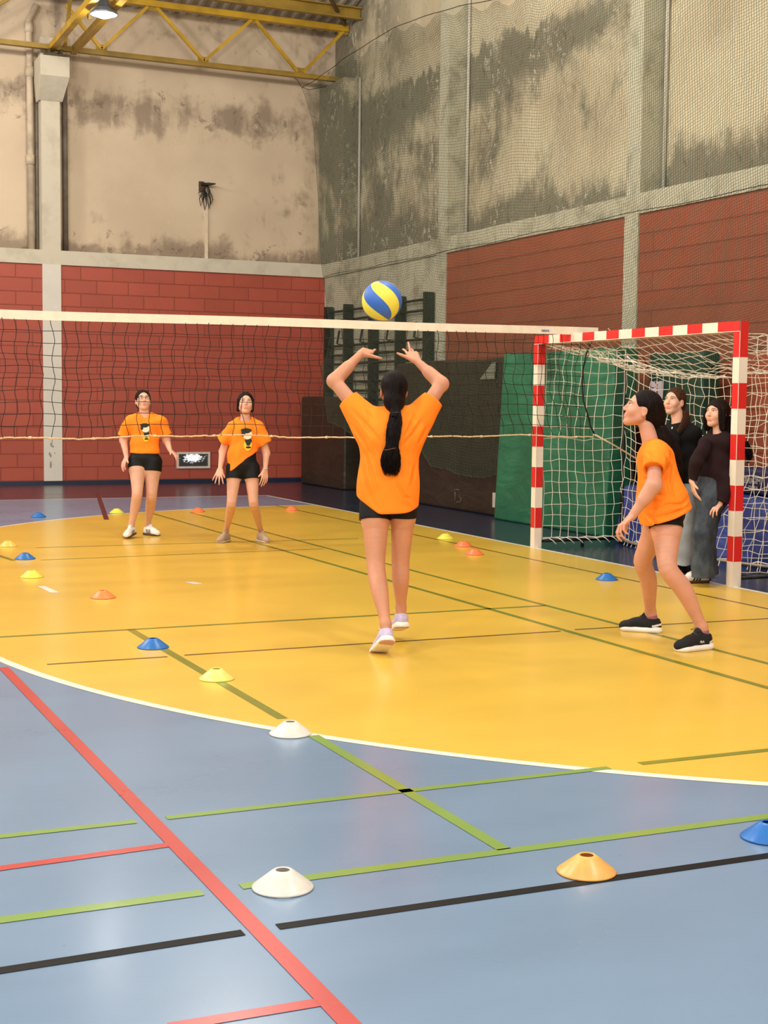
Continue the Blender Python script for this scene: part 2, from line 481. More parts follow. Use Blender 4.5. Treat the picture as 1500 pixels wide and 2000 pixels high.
# lower walls (red painted blocks)
def wall(name, lo, hi, m, **k):
    o = MB().box(lo, hi).build(name, m); tag(o, None, None, None, 'structure'); return o
wall('wall_back_lower', (-14, YW, 0.06), (9.32, YW + 0.3, 3.59), M_red)
wall('wall_back_upper', (-14, YU, 3.5), (9.7, YU + 0.2, 8.7), M_backpl)
wall('wall_right_lower', (XR, -6, 0.06), (XR + 0.3, 18.58, 3.59), M_red2)
wall('wall_right_corner', (XR + 0.01, 18.6, 0.06), (XR + 0.3, YW, 3.59), M_conc2)
wall('wall_right_upper', (XU, -6, 3.5), (XU + 0.2, YU + 0.1, 13), M_rightpl)
wall('baseboard_back', (-14, YW - 0.012, 0), (XR, YW + 0.3, 0.06), MB_['navy'])
wall('baseboard_right', (XR - 0.012, -6, 0), (XR + 0.3, YW, 0.06), MB_['navy'])
wall('trim_1', (-14, YW - 0.02, 3.59), (XR + 0.3, YU, 3.82), M_conc)          # back ledge
wall('trim_2', (XR - 0.02, -6, 3.59), (XU, YW, 3.82), M_conc2)                # right ledge
wall('trim_3', (4.37, YW - 0.02, 0.06), (4.67, YU, 3.59), M_white_col)        # back column, lower
wall('trim_4', (4.37, YW - 0.02, 3.82), (4.67, YU, 7.2), M_conc)              # back column, upper
wall('trim_5', (XR - 0.02, 13.68, 0.06), (XU, 13.96, 3.59), M_conc2)
wall('trim_6', (XR - 0.005, 13.68, 3.82), (XU, 13.96, 11), M_conc2)
wall('trim_7', (XR - 0.02, 18.57, 0.06), (XU, 18.87, 3.59), M_conc2)
wall('trim_8', (XR - 0.005, 18.57, 3.82), (XU, 18.87, 10), M_conc2)
wall('trim_9', (XR, 22.55, 3.82), (XU, YU, 6.9), M_rightpl)                   # corner column
# chipped paint patches on the back column
chip = MB()
for (x, y, rx, ry) in ((100, 868, 2.2, 3.4), (103, 872, 2.5, 2), (97, 886, 1.8, 3), (99, 890, 2, 3.2), (107, 885, 1.3, 1.3), (99, 906, 2, 5.5), (102, 862, 1, 3), (99, 912, 1.8, 2)):
    c0 = at(x, y, 1); d = c0 - CAM; c = CAM + d * ((YW - 0.0225) / d[1])
    n = 11; vs = [(c[0] + rx * 0.0088 * math.cos(2 * PI * j / n) * rng.uniform(.7, 1.2), YW - 0.0225, c[2] + ry * 0.0088 * math.sin(2 * PI * j / n) * rng.uniform(.7, 1.2)) for j in range(n)]
    chip.add(vs, [tuple(range(n))])
keep(chip.build('chipped_patch', mat('bare_plaster', (150, 140, 122), 0.9)), bpy.data.objects['trim_3'])
# capital of the column
cp = MB(); x0, x1 = 4.30, 4.76; yf = YW - 0.36
cp.add([(x0, yf, 6.84), (x1, yf, 6.84), (x1, YU, 6.84), (x0, YU, 6.84), (x0, yf, 6.53), (x1, yf, 6.53),
        (4.33, YW - 0.03, 6.20), (4.71, YW - 0.03, 6.20), (4.71, YU, 6.20), (4.33, YU, 6.20), (x1, YU, 6.53), (x0, YU, 6.53)],
       [(0, 1, 2, 3), (0, 4, 5, 1), (4, 6, 7, 5), (1, 5, 10, 2), (5, 7, 8, 10), (3, 11, 4, 0), (11, 9, 6, 4), (6, 9, 8, 7)])
tag(cp.build('trim_10', M_conc), None, None, None, 'structure')
# roof: corrugated sheets rising from the back wall
ce = MB(); slope = 0.245
def zc(y): return 7.98 + (23.36 - y) * slope
xs = np.arange(-14, 9.62, 0.052); prof = []
for i, x in enumerate(xs):
    k = i % 4; prof.append(0.0 if k in (0, 1) else 0.035)
vs = []; ys = (23.75, 16.0, 9.0)
for yy in ys:
    for x, h in zip(xs, prof): vs.append((x, yy, zc(yy) + h))
nx = len(xs)
fs = [(r * nx + i, r * nx + i + 1, (r + 1) * nx + i + 1, (r + 1) * nx + i) for r in range(len(ys) - 1) for i in range(nx - 1)]
ce.add(vs, fs)
tag(ce.build('ceiling', concrete('weathered_roof_sheet', (176, 166, 150), (120, 106, 92), 0.6, 2.0)), None, None, None, 'structure')

# ------------------------------------------------------------------ roof steel
YT = 23.10
def truss_back():
    t = empty('roof_truss', (4.7, YT, 6.98), 'yellow steel truss running along the top of the back wall', 'truss')
    MB().bar((-6, YT, 7.0), (9.58, YT, 6.97), 0.10, 0.075, mi=0).build('bottom_chord', M_yel2, t)
    MB().bar((3.5, YT, 7.86), (9.58, YT, 7.84), 0.12, 0.10).build('top_chord', M_yel, t)
    J = [(4.72, 7.66), (5.29, 7.04), (6.05, 7.80), (6.20, 7.80), (7.0, 7.03), (7.83, 7.80), (7.90, 7.80), (8.66, 7.03), (8.76, 7.03), (9.50, 7.80)]
    for a, b in ((0, 1), (1, 2), (3, 4), (4, 5), (6, 7), (8, 9)):
        MB().bar((J[a][0], YT, J[a][1]), (J[b][0], YT, J[b][1]), 0.05, 0.055, (0, 1, 0)).build('diagonal_brace', M_yel, t)
    MB().bar((2.9, YT, 7.03), (4.2, YT, 7.9), 0.05, 0.055, (0, 1, 0)).build('diagonal_brace', M_yel2, t)
    for x, z in ((5.29, 7.06), (6.99, 7.05), (8.71, 7.05), (7.86, 7.78), (6.13, 7.78), (9.5, 7.79)):
        MB().box((x - 0.09, YT - 0.01, z - 0.04), (x + 0.09, YT + 0.01, z + 0.05)).build('gusset_plate', M_yel2, t)
truss_back()
t = MB(); t.bar((4, 22.55, 7.97), (9.58, 22.55, 7.96), 0.02, 0.19); t.bar((4, 22.50, 8.06), (9.58, 22.50, 8.05), 0.09, 0.02); t.bar((4, 22.50, 7.88), (9.58, 22.50, 7.87), 0.09, 0.02)
tag(t.build('purlin', M_yel2), 'ochre channel purlin just under the corrugated roof sheets', 'beam')
tag(MB().bar((8.1, 21.2, 8.35), (9.45, 22.9, 7.86), 0.05, 0.05).build('wind_brace', mat('rusty_steel', (92, 72, 40), .6)), 'thin dark diagonal rod under the roof beside the corner', 'brace')
mt = empty('roof_truss', (4.7, 22.6, 6.95), 'heavy yellow roof truss resting on the wall column and rising out of frame', 'truss')
for x in (4.50, 4.86):
    MB().bar((x, 23.25, 6.99), (x, 8, 7.05), 0.10, 0.10).build('bottom_chord', M_yel, mt)
for x in (4.50, 4.86):
    MB().bar((x, 23.2, 7.0), (x, 23.2, 7.9), 0.06, 0.06).build('upright', M_yel2, mt)
MB().bar((4.68, 23.25, 7.95), (4.68, 8, 7.95 + 15 * slope), 0.16, 0.10).build('top_chord', M_yel2, mt)
yy = 23.0; k = 0
while yy > 12:
    MB().bar((4.68, yy, 7.0), (4.68, yy - 0.9, 7.95 + (23.25 - yy + .9) * slope), 0.05, 0.05, (1, 0, 0)).build('diagonal_brace', M_yel2, mt)
    MB().bar((4.68, yy - 0.9, 7.95 + (23.25 - yy + .9) * slope), (4.68, yy - 1.8, 7.0), 0.05, 0.05, (1, 0, 0)).build('diagonal_brace', M_yel2, mt)
    yy -= 1.8
b = MB()
for x in (4.42, 4.62): b.box((x, 23.05, 6.84), (x + 0.04, 23.3, 6.95))
b.box((4.36, 23.0, 6.84), (4.70, 23.35, 6.865))
b.build('bearing_plate', mat('dark_steel', (70, 58, 34), 0.6), mt)
# lamp
lp = empty('high_bay_lamp', (4.70, 20.37, 6.86), 'lit round high bay lamp hanging from the heavy yellow truss', 'lamp')
b = MB().lathe([(0.0, 0.26), (0.06, 0.26), (0.07, 0.14), (0.10, 0.10), (0.19, 0.03), (0.20, 0.0), (0.185, 0.0), (0.10, 0.085), (0.0, 0.09)], (4.70, 20.37, 6.86), 32)
b.build('lamp_housing', mat('dull_aluminium', (120, 128, 140), 0.35, metal=0.6), lp)
me = NT('lit_lens'); me.b.inputs['Emission Color'].default_value = (0.93, 0.97, 1, 1); me.b.inputs['Emission Strength'].default_value = 14
MB().lathe([(0.0, -0.055), (0.07, -0.05), (0.12, -0.03), (0.15, 0.0), (0.10, 0.06), (0, 0.07)], (4.70, 20.37, 6.87), 32).build('lamp_lens', me.fin((0.9, 0.9, 0.9, 1), 0.3), lp)
b = MB().bar((4.70, 20.37, 7.1), (4.70, 20.37, 7.5), 0.02, 0.02, (1, 0, 0)); b.bar((4.45, 20.37, 7.5), (4.91, 20.37, 7.5), 0.03, 0.03); b.bar((4.5, 20.37, 7.05), (4.5, 20.37, 7.5), 0.02, 0.02, (1, 0, 0))
b.build('lamp_bracket', M_yel2, lp)
# pipes beside the column
b = MB(); b.tube([(4.235, YU - 0.08, 3.82), (4.235, YU - 0.08, 7.5), (4.36, YU - 0.08, 7.75)], 0.055, 10)
pp = b.build('drain_pipe', M_pipe); tag(pp, 'cream vertical drain pipe left of the back wall column', 'pipe')
for z in (5.2, 6.6, 7.3): keep(MB().lathe([(0.056, 0), (0.068, 0.0), (0.068, 0.16), (0.056, 0.16)], (4.235, YU - 0.08, z), 14).build('pipe_collar', M_pipe), pp)
tag(MB().tube([(4.345, YU - 0.05, 3.82), (4.345, YU - 0.05, 6.3)], 0.03, 8).build('drain_pipe', M_pipeb), 'thin brown stained pipe between the drain pipe and the column', 'pipe')
tag(MB().tube([(4.80, YU - 0.06, 3.82), (4.80, YU - 0.06, 6.85)], 0.045, 8).build('drain_pipe', M_pipeb), 'grey vertical pipe right of the back wall column', 'pipe')
for (yy_, z0_, z1_, nm) in ((18.50, 3.82, 7.6, 'white conduit pipe beside the middle column of the right wall'), (13.62, 3.82, 9.0, 'white conduit pipe beside the nearer column of the right wall'), (22.50, 3.82, 6.9, 'white conduit pipe beside the corner column of the right wall')):
    tag(MB().tube([(XU - 0.03, yy_, z0_), (XU - 0.03, yy_, z1_)], 0.022, 8).build('conduit_pipe', M_white_col), nm, 'pipe', 'conduit pipes on the right wall')
# camera bracket with hanging cables, on a cable duct
d = empty('cable_bracket', (7.22, YU, 5.0), 'black bracket with a tangle of cables high on the back wall', 'bracket')
MB().box((7.09, YU - 0.03, 4.98), (7.18, YU, 5.15)).build('mounting_plate', mat('brown_plate', (70, 52, 36), 0.6), d)
MB().tube([(7.14, YU - 0.03, 5.1), (7.24, YU - 0.12, 5.10), (7.33, YU - 0.2, 5.10)], [0.03, 0.028, 0.01], 8).build('bracket_arm', M_blackm, d)
for k in range(9):
    x = 7.20 + rng.uniform(-0.06, 0.07); ln = rng.uniform(0.15, 0.40); xx = x + rng.uniform(-.05, .05)
    MB().tube([(7.22, YU - 0.08, 5.10), (x, YU - 0.09, 5.02), (xx + 0.03, YU - 0.06, 5.05 - ln * 0.7), (xx, YU - 0.05, 5.05 - ln), (xx - 0.03, YU - 0.06, 5.05 - ln * 0.6), (7.2, YU - 0.05, 4.98)], 0.007, 5).build('cable', M_black, d)
tag(MB().box((7.195, YU - 0.03, 3.82), (7.25, YU, 4.78)).build('cable_duct', mat('cream_plastic', (206, 188, 162), 0.5)), 'narrow cream cable duct running up from the ledge to the cable bracket', 'duct')
# vent in the back wall
vt = empty('wall_vent', (6.9, YW, 0.38), 'white framed grille low in the red back wall with daylight behind', 'vent')
b = MB(); X0, X1, Z0, Z1 = 6.61, 7.20, 0.245, 0.525
for lo, hi in (((X0, YW - 0.03, Z0), (X1, YW, Z0 + 0.035)), ((X0, YW - 0.03, Z1 - 0.035), (X1, YW, Z1)), ((X0, YW - 0.03, Z0 + 0.035), (X0 + 0.035, YW, Z1 - 0.035)), ((X1 - 0.035, YW - 0.03, Z0 + 0.035), (X1, YW, Z1 - 0.035))): b.box(lo, hi)
b.build('vent_frame', mat('pale_vent_paint', (206, 190, 178), 0.5), vt)
t_ = NT('daylight_behind_grille'); P = t_.pos(); x, y, z = t_.xyz(P)
g1 = t_.math('MULTIPLY', gauss(t_, x, 6.90, 0.17), gauss(t_, z, 0.425, 0.075))
n_ = t_.math('ADD', t_.math('MULTIPLY', t_.noise(t_.mapv(P, (1, 1, 2.0)), 22, 5, 0.7), 0.85), t_.math('MULTIPLY', g1, 0.40))
mk = t_.step(n_, 0.57, 0.66)
t_.put(t_.b.inputs['Emission Color'], t_.mix(mk, (0.012, 0.012, 0.010, 1), (1, 1, 1, 1))); t_.b.inputs['Emission Strength'].default_value = 1.6
MB().box((X0 + .03, YW - 0.006, Z0 + .03), (X1 - .03, YW - 0.002, Z1 - .03)).build('vent_opening', t_.fin((0.02, 0.02, 0.02, 1), 0.6), vt)
b = MB()
for k in range(46):
    xa = X0 + 0.03 + k * 0.0135 - 0.03
    for s in (1, -1):
        pa = np.array([xa if s > 0 else xa + 0.06, 0, Z0 + .03]); pb = np.array([xa + 0.06 if s > 0 else xa, 0, Z1 - .03])
        if min(pa[0], pb[0]) < X0 + .03 or max(pa[0], pb[0]) > X1 - .03: continue
        b.bar((pa[0], YW - 0.012, pa[2]), (pb[0], YW - 0.012, pb[2]), 0.002, 0.002, (0, 1, 0))
b.build('vent_grille', mat('grille_steel', (52, 50, 46), 0.5), vt)

# ------------------------------------------------------------------ wall bars
wb = empty('wall_bars', (XR - 0.1, 21, 0), 'dark wooden climbing wall bars in the corner behind the netting', 'wall bars')
UY = [22.95, 22.08, 21.02, 19.98, 18.98]
for y in UY:
    MB().box((XR - 0.17, y - 0.03, 0.0), (XR - 0.01, y + 0.03, 3.05)).build('upright', M_bars, wb, 0.004)
zs = [2.95, 2.79, 2.36] + [2.20 - 0.15 * k for k in range(14)]
for i in range(4):
    for z in zs:
        MB().tube([(XR - 0.09, UY[i], z), (XR - 0.09, UY[i + 1], z)], 0.021, 8).build('rung', M_bars, wb)
    if True:
        ym = UY[i] * .35 + UY[i + 1] * .65
        MB().tube([(XR - 0.12, ym, 2.62), (XR - 0.16, ym, 2.40), (XR - 0.13, ym - 0.15, 2.36)], 0.018, 6).build('hook', M_bars, wb)
#@@MATS
# ------------------------------------------------------------------ mats
def slab(name, lo, hi, m, label, cat, bev=0.03, bulge=0.02, group=None, tilt=0.0):
    """upholstered mat: subdivided rounded box whose broad faces are gently uneven"""
    bm = bmesh.new(); bmesh.ops.create_cube(bm, size=1)
    lo = np.array(lo); hi = np.array(hi); sz = hi - lo; c = (lo + hi) / 2
    for v in bm.verts: v.co = Vector((v.co.x * sz[0], v.co.y * sz[1], v.co.z * sz[2]))
    bmesh.ops.bevel(bm, geom=list(bm.edges), offset=bev, segments=3, affect='EDGES', profile=0.6)
    for ax in (1, 2):
        n = int(sz[ax] / 0.12)
        for k in range(1, n):
            co = Vector((0, 0, 0)); co[ax] = -sz[ax] / 2 + sz[ax] * k / n; no = Vector((0, 0, 0)); no[ax] = 1
            bmesh.ops.bisect_plane(bm, geom=list(bm.verts) + list(bm.edges) + list(bm.faces), plane_co=co, plane_no=no)
    ph = rng.uniform(0, 6, 4)
    for v in bm.verts:
        y, z = v.co.y, v.co.z
        e = max(0.0, 1 - abs(y) * 2 / sz[1]) * max(0, 1 - abs(z) * 2 / sz[2])
        if v.co.x < 0: v.co.x -= bulge * (0.6 * math.sin(2.3 * y + 1.7 * z + ph[0]) + 0.5 * math.sin(4.1 * y - 3.3 * z + ph[1])) * min(1, e * 5)
        v.co.x += tilt * (z + sz[2] / 2) / sz[2]
        v.co.z += 0.008 * math.sin(3 * y + ph[2]) * (1 if z > 0 else 0)
    for f in bm.faces: f.smooth = True
    me = bpy.data.meshes.new(name); bm.to_mesh(me); bm.free()
    o = newobj(name, me, m); o.location = tuple(c); tag(o, label, cat, group); return o


bm_a = slab('crash_mat', (8.62, 20.78, 0), (9.02, 22.72, 1.49), M_matblk, 'black crash mat standing below the climbing bars, left of the taller one', 'mat', 0.04, 0.015)
slab('crash_mat', (8.50, 15.26, 0), (9.0, 18.55, 1.98), M_matblk, 'tall black crash mat standing left of the green mats, half under the netting', 'mat', 0.04, 0.015)
cm2 = bpy.data.objects['crash_mat.001']
cm2c = cm2.location
pz = keep(MB().box((8.478, 15.33, 0.115), (8.484, 15.56, 0.30)).build('white_patch', mat('white_patch', (176, 170, 156), 0.6)), cm2)
t = MB(); t.add([(8.478, 15.95, 1.72), (8.478, 15.55, 1.72), (8.478, 15.52, 1.93), (8.478, 15.62, 1.93)], [(0, 1, 2, 3)]); 
keep(t.build('worn_patch', mat('worn_patch', (120, 122, 104), 0.6)), cm2)
b = MB()
for pts in ([(16.62, .27), (16.50, .28), (16.44, .22), (16.5, .19), (16.42, .17), (16.45, .12), (16.56, .11)], [(16.60, .24), (16.60, .13)]):
    b.tube([(8.482, y, z) for y, z in pts], 0.004, 5)
keep(b.build('chalk_mark', mat('chalk', (120, 114, 98), 0.8)), cm2)
g1 = slab('gym_mat', (8.30, 12.74, 0), (8.60, 15.20, 2.02), M_matgrn, 'green gym mat standing upright behind the left half of the goal', 'mat', 0.03, 0.03, tilt=0.10)
slab('gym_mat', (8.80, 11.76, 0), (9.02, 12.70, 1.98), M_matdg, 'dark green gym mat behind the two women in dark sweaters', 'mat', 0.03, 0.02)
bl = slab('crash_mat', (8.10, 9.1, 0.0), (8.52, 12.25, 0.60), M_matblu, 'bright blue crash mat on edge behind the goal net', 'mat', 0.05, 0.05, tilt=0.10)
nv = slab('landing_mat', (8.36, 8.9, 0.612), (8.74, 12.0, 0.85), M_matnav, 'navy mat with white lettering lying on the bright blue crash mat', 'mat', 0.04, 0.01)
M_txt = mat('faded_white_print', (150, 142, 140), 0.6)
mw = Matrix.Translation((8.345, 10.56, 0.715)) @ Matrix(((0, 0, -1, 0), (-1, 0, 0, 0), (0, 1, 0, 0), (0, 0, 0, 1)))
text_mesh('lettering', 'FABRIGIM', 0.072, M_txt, mw, 0.001, nv)
mw = Matrix.Translation((8.345, 10.42, 0.655)) @ Matrix(((0, 0, -1, 0), (-1, 0, 0, 0), (0, 1, 0, 0), (0, 0, 0, 1)))
text_mesh('lettering', 'DIMA', 0.055, M_txt, mw, 0.001, nv)
# paper sign
sg = MB().box((8.33, 11.79, 1.46), (8.335, 11.98, 1.66)).build('paper_sign', mat('lilac_paper', (178, 166, 184), 0.7)); tag(sg, 'pale lilac paper sign hanging behind the heads in the goal', 'sign')
b = MB()
for pts in ([(11.90, 1.655), (11.87, 1.62), (11.89, 1.60), (11.87, 1.585)], [(11.90, 1.57), (11.86, 1.55), (11.89, 1.53), (11.85, 1.52)], [(11.975, 1.595), (11.95, 1.59), (11.93, 1.595)], [(11.88, 1.50), (11.86, 1.47)]):
    b.tube([(8.327, y, z) for y, z in pts], 0.006, 5)
keep(b.build('ink_mark', M_black), sg)
keep(MB().tube([(8.33, 11.93, 1.655), (8.2, 11.95, 1.90), (8.33, 11.85, 1.655)], 0.004, 5).build('hanging_cord', M_black), sg)

# ------------------------------------------------------------------ protective netting
def interp(x, pts):
    p = sorted(pts); return np.interp(x, [a for a, _ in p], [b for _, b in p])
LE = [(1.07, 20.93), (1.98, 21.2), (2.4, 21.75), (3.0, 21.98), (3.72, 22.3), (5.0, 22.5), (6.04, 22.74), (6.8, 23.24)]
BOT = [(23.3, 1.1), (20.93, 1.08), (19.73, 0.86), (17.5, 0.78), (17.24, 0.58), (16.47, 0.47), (15.16, 0.55), (14.4, 0.70), (12.76, 1.0), (11.5, 1.5), (11.1, 1.8), (10.5, 1.92), (9.0, 1.95)]
TOP = [(23.3, 6.78), (21.5, 6.84), (19.6, 6.93), (17.26, 6.70), (15.47, 6.40), (13.0, 6.55), (9.0, 6.9)]
nc, nr = 390, 165
U = np.linspace(0, 1, nc); Vv = np.linspace(0, 1, nr)
yb = 21.0 + (8.0 - 21.0) * U; yt = 23.24 + (8.0 - 23.24) * U
NG = np.zeros((nc, nr, 3))
zb = interp(yb, BOT); zt = interp(yt, TOP)
zg = zb[:, None] + (zt - zb)[:, None] * Vv[None]
le = interp(zg, LE)
yg = le + (8.0 - le) * U[:, None]
xg = 8.40 + 0.40 * (np.clip((zg - 2.02) / 0.5, 0, 1) ** 0.7)
xg = xg + 0.025 * np.sin(yg * 2.2 + 0.3 * zg) * np.clip((zg - 2.0) / 2, 0, 1) + 0.008 * np.sin(yg * 6.1 + zg)* np.clip((zg - 2.2), 0, 1)
zg = zg + 0.02 * np.sin(yg * 3.1 + 0.6 * zg) + 0.012 * np.sin(yg * 5.0 + zg * 1.0)
# scalloped hang between the ties on the top rope
tie = 0.5 * (1 - np.cos(2 * PI * U * 20)); zg = zg - 0.10 * tie[:, None] * (Vv[None] ** 12)
yg = yg + 0.006 * np.sin(zg * 4 + yg)
NG[..., 0] = xg; NG[..., 1] = yg; NG[..., 2] = zg
NG += rng.normal(0, 0.0018, NG.shape)
pn = empty('protective_net', (8.8, 15, 2), 'dark green safety netting hung in front of the right wall', 'netting')
keep(strands([NG, NG.transpose(1, 0, 2)], 0.0021, 'mesh_net', M_net), pn)
# denser torn selvedge at the bottom and left edge
E1 = NG[:, 0, :].copy(); E1[:, 2] += rng.normal(0, 0.012, nc)
keep(strands([NG[:, 0, :], NG[0, :, :], E1], 0.004, 'selvedge', M_net), pn)
xt = NG[:, -1, :].copy(); xt[:, 2] = interp(xt[:, 1], TOP) + 0.03
fr = MB().tube([(9.55, 23.45, 6.96), (8.95, 23.3, 6.80)] + [tuple(xt[i]) for i in range(0, nc, 6)], 0.005, 6)
fr.tube([tuple(at(562, 142, 24.6)), tuple(at(580, 156, 24.4)), tuple(NG[0, -1])], 0.005, 5)
fr.build('top_rope', M_black, pn)
mid = [(8.80, y, 3.50 + 0.01 * math.sin(y * 3)) for y in np.linspace(22.15, 8.0, 60)]
MB().tube(mid, 0.004, 6).build('middle_rope', M_black, pn)

# ------------------------------------------------------------------ goal
gl = empty('handball_goal', (7.01, 10.49, 0), 'red and white striped handball goal with white net', 'goal')
def striped(name, mk, total, corner, parent):
    """mk(a,b) -> box corners for the stretch a..b along the member; red corners, 0.2 m bands"""
    b = MB(); cur = corner; i = 0
    b.box(*mk(0, corner), 1)
    while cur < total - 0.01:
        nx_ = min(cur + 0.2, total); b.box(*mk(cur, nx_), 0 if i % 2 == 0 else 1); cur = nx_; i += 1
    return b.build(name, [M_wht, M_redp], parent)
for y0 in (GY0, GY1 - 0.08):
    striped('goal_post', lambda a, c, y0=y0: ((7.01, y0, 2.08 - c), (7.09, y0 + 0.08, 2.08 - a)), 2.08, 0.28, gl)
b = MB(); b.box((7.01, GY0 + 0.08, 2.0), (7.09, GY0 + 0.28, 2.08), 1); b.box((7.01, GY1 - 0.28, 2.0), (7.09, GY1 - 0.08, 2.08), 1)
cur = GY0 + 0.28
for i in range(13): b.box((7.01, cur, 2.0), (7.09, cur + 0.2, 2.08), i % 2); cur += 0.2
b.build('crossbar', [M_wht, M_redp], gl)
b = MB()
for y0 in (GY0 - 0.001, GY1 - 0.081):
    b.box((7.0085, y0, 0.02), (7.0125, y0 + 0.003, 2.08)); b.box((7.0085, y0, 2.0), (7.0105, y0 + 0.003, 2.08))
b.box((7.0085, GY0, 1.9985), (7.0125, GY1, 2.003))
b.build('edge_strip', M_wht, gl)
for y0, x2 in ((12.05, 8.06), (8.95, 8.06)):
    MB().tube([(x2, y0, 0.02), (x2, y0, 1.94)], 0.018, 10).build('rear_post', M_blackm, gl)
    b = MB().tube([(7.09, y0, 0.07), (x2, y0, 0.07)], 0.02, 8); b.tube([(7.6, y0, 0), (7.6, y0, 0.07)], 0.018, 8)
    b.build('base_bar', M_blackm, gl)
rb = [(8.06 - 0.30 * math.sin(PI * k / 12) ** 0.8, 12.05 - 3.1 * k / 12, 0.06) for k in range(13)]
MB().tube(rb, 0.014, 8).build('rear_base_bar', mat('galvanised_tube', (150, 138, 118), 0.4, metal=0.3), gl)
# net of the goal, 10 cm mesh, four panels
def wob(G, a): return G + rng.normal(0, a, G.shape)
P_ = []
us = np.linspace(0, 1, 10); vs_ = np.linspace(0, 1, 18)
for y0, sg_ in ((12.03, 1), (8.97, -1)):
    g = np.zeros((10, 18, 3))
    g[..., 0] = 7.12 + 0.92 * us[:, None] + 0.015 * np.sin(vs_ * 9)[None]; g[..., 1] = y0 + sg_ * 0.06 * np.sin(PI * us)[:, None] * np.sin(PI * vs_)[None]
    g[..., 2] = 0.09 + (1.87 - 0.10 * us[:, None] * 0) * vs_[None] + 0.012 * np.sin(us * 6 + 1)[:, None]
    g = wob(g, 0.006); P_ += [g, g.transpose(1, 0, 2)]
ur = np.linspace(0, 1, 31)
rear_top = 1.92 - 0.24 * np.sin(PI * ur) ** 0.7
g = np.zeros((31, 19, 3)); v2 = np.linspace(0, 1, 19)
g[..., 1] = 12.03 - 3.06 * ur[:, None] + 0.02 * np.sin(v2 * 11)[None]
zt_ = rear_top[:, None]; g[..., 2] = 0.07 + (zt_ - 0.07) * v2[None]
g[..., 0] = 8.06 - 0.28 * np.sin(PI * ur)[:, None] * (1 - v2[None]) ** 1.5 + 0.10 * np.sin(PI * ur)[:, None] * np.sin(PI * v2)[None]
g = wob(g, 0.010); P_ += [g, g.transpose(1, 0, 2)]; rear_edge = g[:, -1, :].copy(); rear_bot = g[:, 0, :].copy()
v3 = np.linspace(0, 1, 11)
g = np.zeros((31, 11, 3)); fx = 7.09 + 0 * ur
g[:, 0, 0] = 7.09; g[:, 0, 1] = 12.0 - 3.0 * ur; g[:, 0, 2] = 1.995
for k in range(11):
    g[:, k, :] = g[:, 0, :] * (1 - v3[k]) + rear_edge * v3[k]
    g[:, k, 2] -= 0.10 * math.sin(PI * v3[k]) * np.sin(PI * ur) ** 0.6
    g[:, k, 1] += 0.10 * math.sin(PI * v3[k]) * np.sin(2 * PI * ur)
g = wob(g, 0.010); g[:, 0, :] = np.stack([np.full(31, 7.09), 12.0 - 3.0 * ur, np.full(31, 1.995)], 1)
P_ += [g, g.transpose(1, 0, 2)]
keep(strands(P_, 0.0032, 'goal_net', M_netw, 4), gl)
b = MB()
b.tube([tuple(q) for q in rear_edge], 0.006, 6); b.build('lacing_cord', M_netw, gl); b = MB(); b.tube([tuple(q) for q in rear_bot], 0.006, 6)
b.build('lacing_cord', M_netw, gl); b = MB()
b.tube([(7.12 + 0.94 * k / 9, 12.03, 0.085 + 0.012 * (k % 2)) for k in range(10)], 0.006, 6)
b.build('lacing_cord', M_netw, gl); b = MB()
b.tube([(7.10, 11.98, 1.99), (7.4, 11.9, 1.90), tuple(rear_edge[2]), tuple(rear_edge[5])], 0.006, 6)
b.build('lacing_cord', M_netw, gl); b = MB()
for k in range(1, 10):
    x = 7.12 + 0.94 * k / 9; b.tube([(x - .04, 12.02, 0.095), (x + 0.0, 12.0, 0.07), (x + 0.03, 11.98, 0.035)], 0.005, 5)
for k in range(1, 31):
    q = rear_bot[k]; b.tube([tuple(q), (q[0] - 0.02, q[1] - 0.03, 0.045), (q[0] - 0.05, q[1] - 0.05, 0.012)], 0.005, 5)
b.build('lacing_cord', M_netw, gl)

# ------------------------------------------------------------------ volleyball net
YN = 11.4
vn = empty('volleyball_net', (4, YN, 1.1), 'volleyball net strung across the court with white top tape', 'net')
nx_ = 70; xs = np.linspace(0.3, 7.22, nx_); rows = 10
g = np.zeros((nx_, rows * 3 + 1, 3)); vv = np.linspace(0, 1, rows * 3 + 1)
topz = 2.045 + 0.004 * xs; botz = 1.115 + 0.012 * np.sin(xs * 2.2) + 0.006 * np.sin(xs * 7)
zz_ = botz[:, None] + (topz - botz)[:, None] * vv[None]
lean = 0.16 * np.clip((xs - 4.8) / 2.4, 0, 1)[:, None] * np.sin(PI * vv)[None] ** 2 * -1 * 0.4
g[..., 0] = xs[:, None] + 0.013 * np.sin(vv * 19 + xs[:, None] * 5) + lean + 0.20 * np.clip((xs - 3.9) / 3.3, 0, 1)[:, None] * (np.clip(1 - vv, 0, 1)[None] ** 2) * np.where(xs < 7, 1, 0.3)[:, None] * 0.7
g[..., 1] = YN + 0.012 * np.sin(xs * 3)[:, None]; g[..., 2] = zz_ + 0.007 * np.sin(xs[:, None] * 9 + vv * 5) * np.sin(PI * vv)[None]
g[..., 0] += 0.05 * np.sin(PI * vv)[None] * np.sin(xs[:, None] * 1.3) * 0.5
g[..., 0] = np.minimum(g[..., 0], 7.27)
gg = wob(g, 0.0015)
nrm = gg[:, ::3, :]
keep(strands([gg, nrm.transpose(1, 0, 2)[1:-1]], 0.0027, 'mesh_net', M_netb, 4), vn)
b = MB(); n = 60
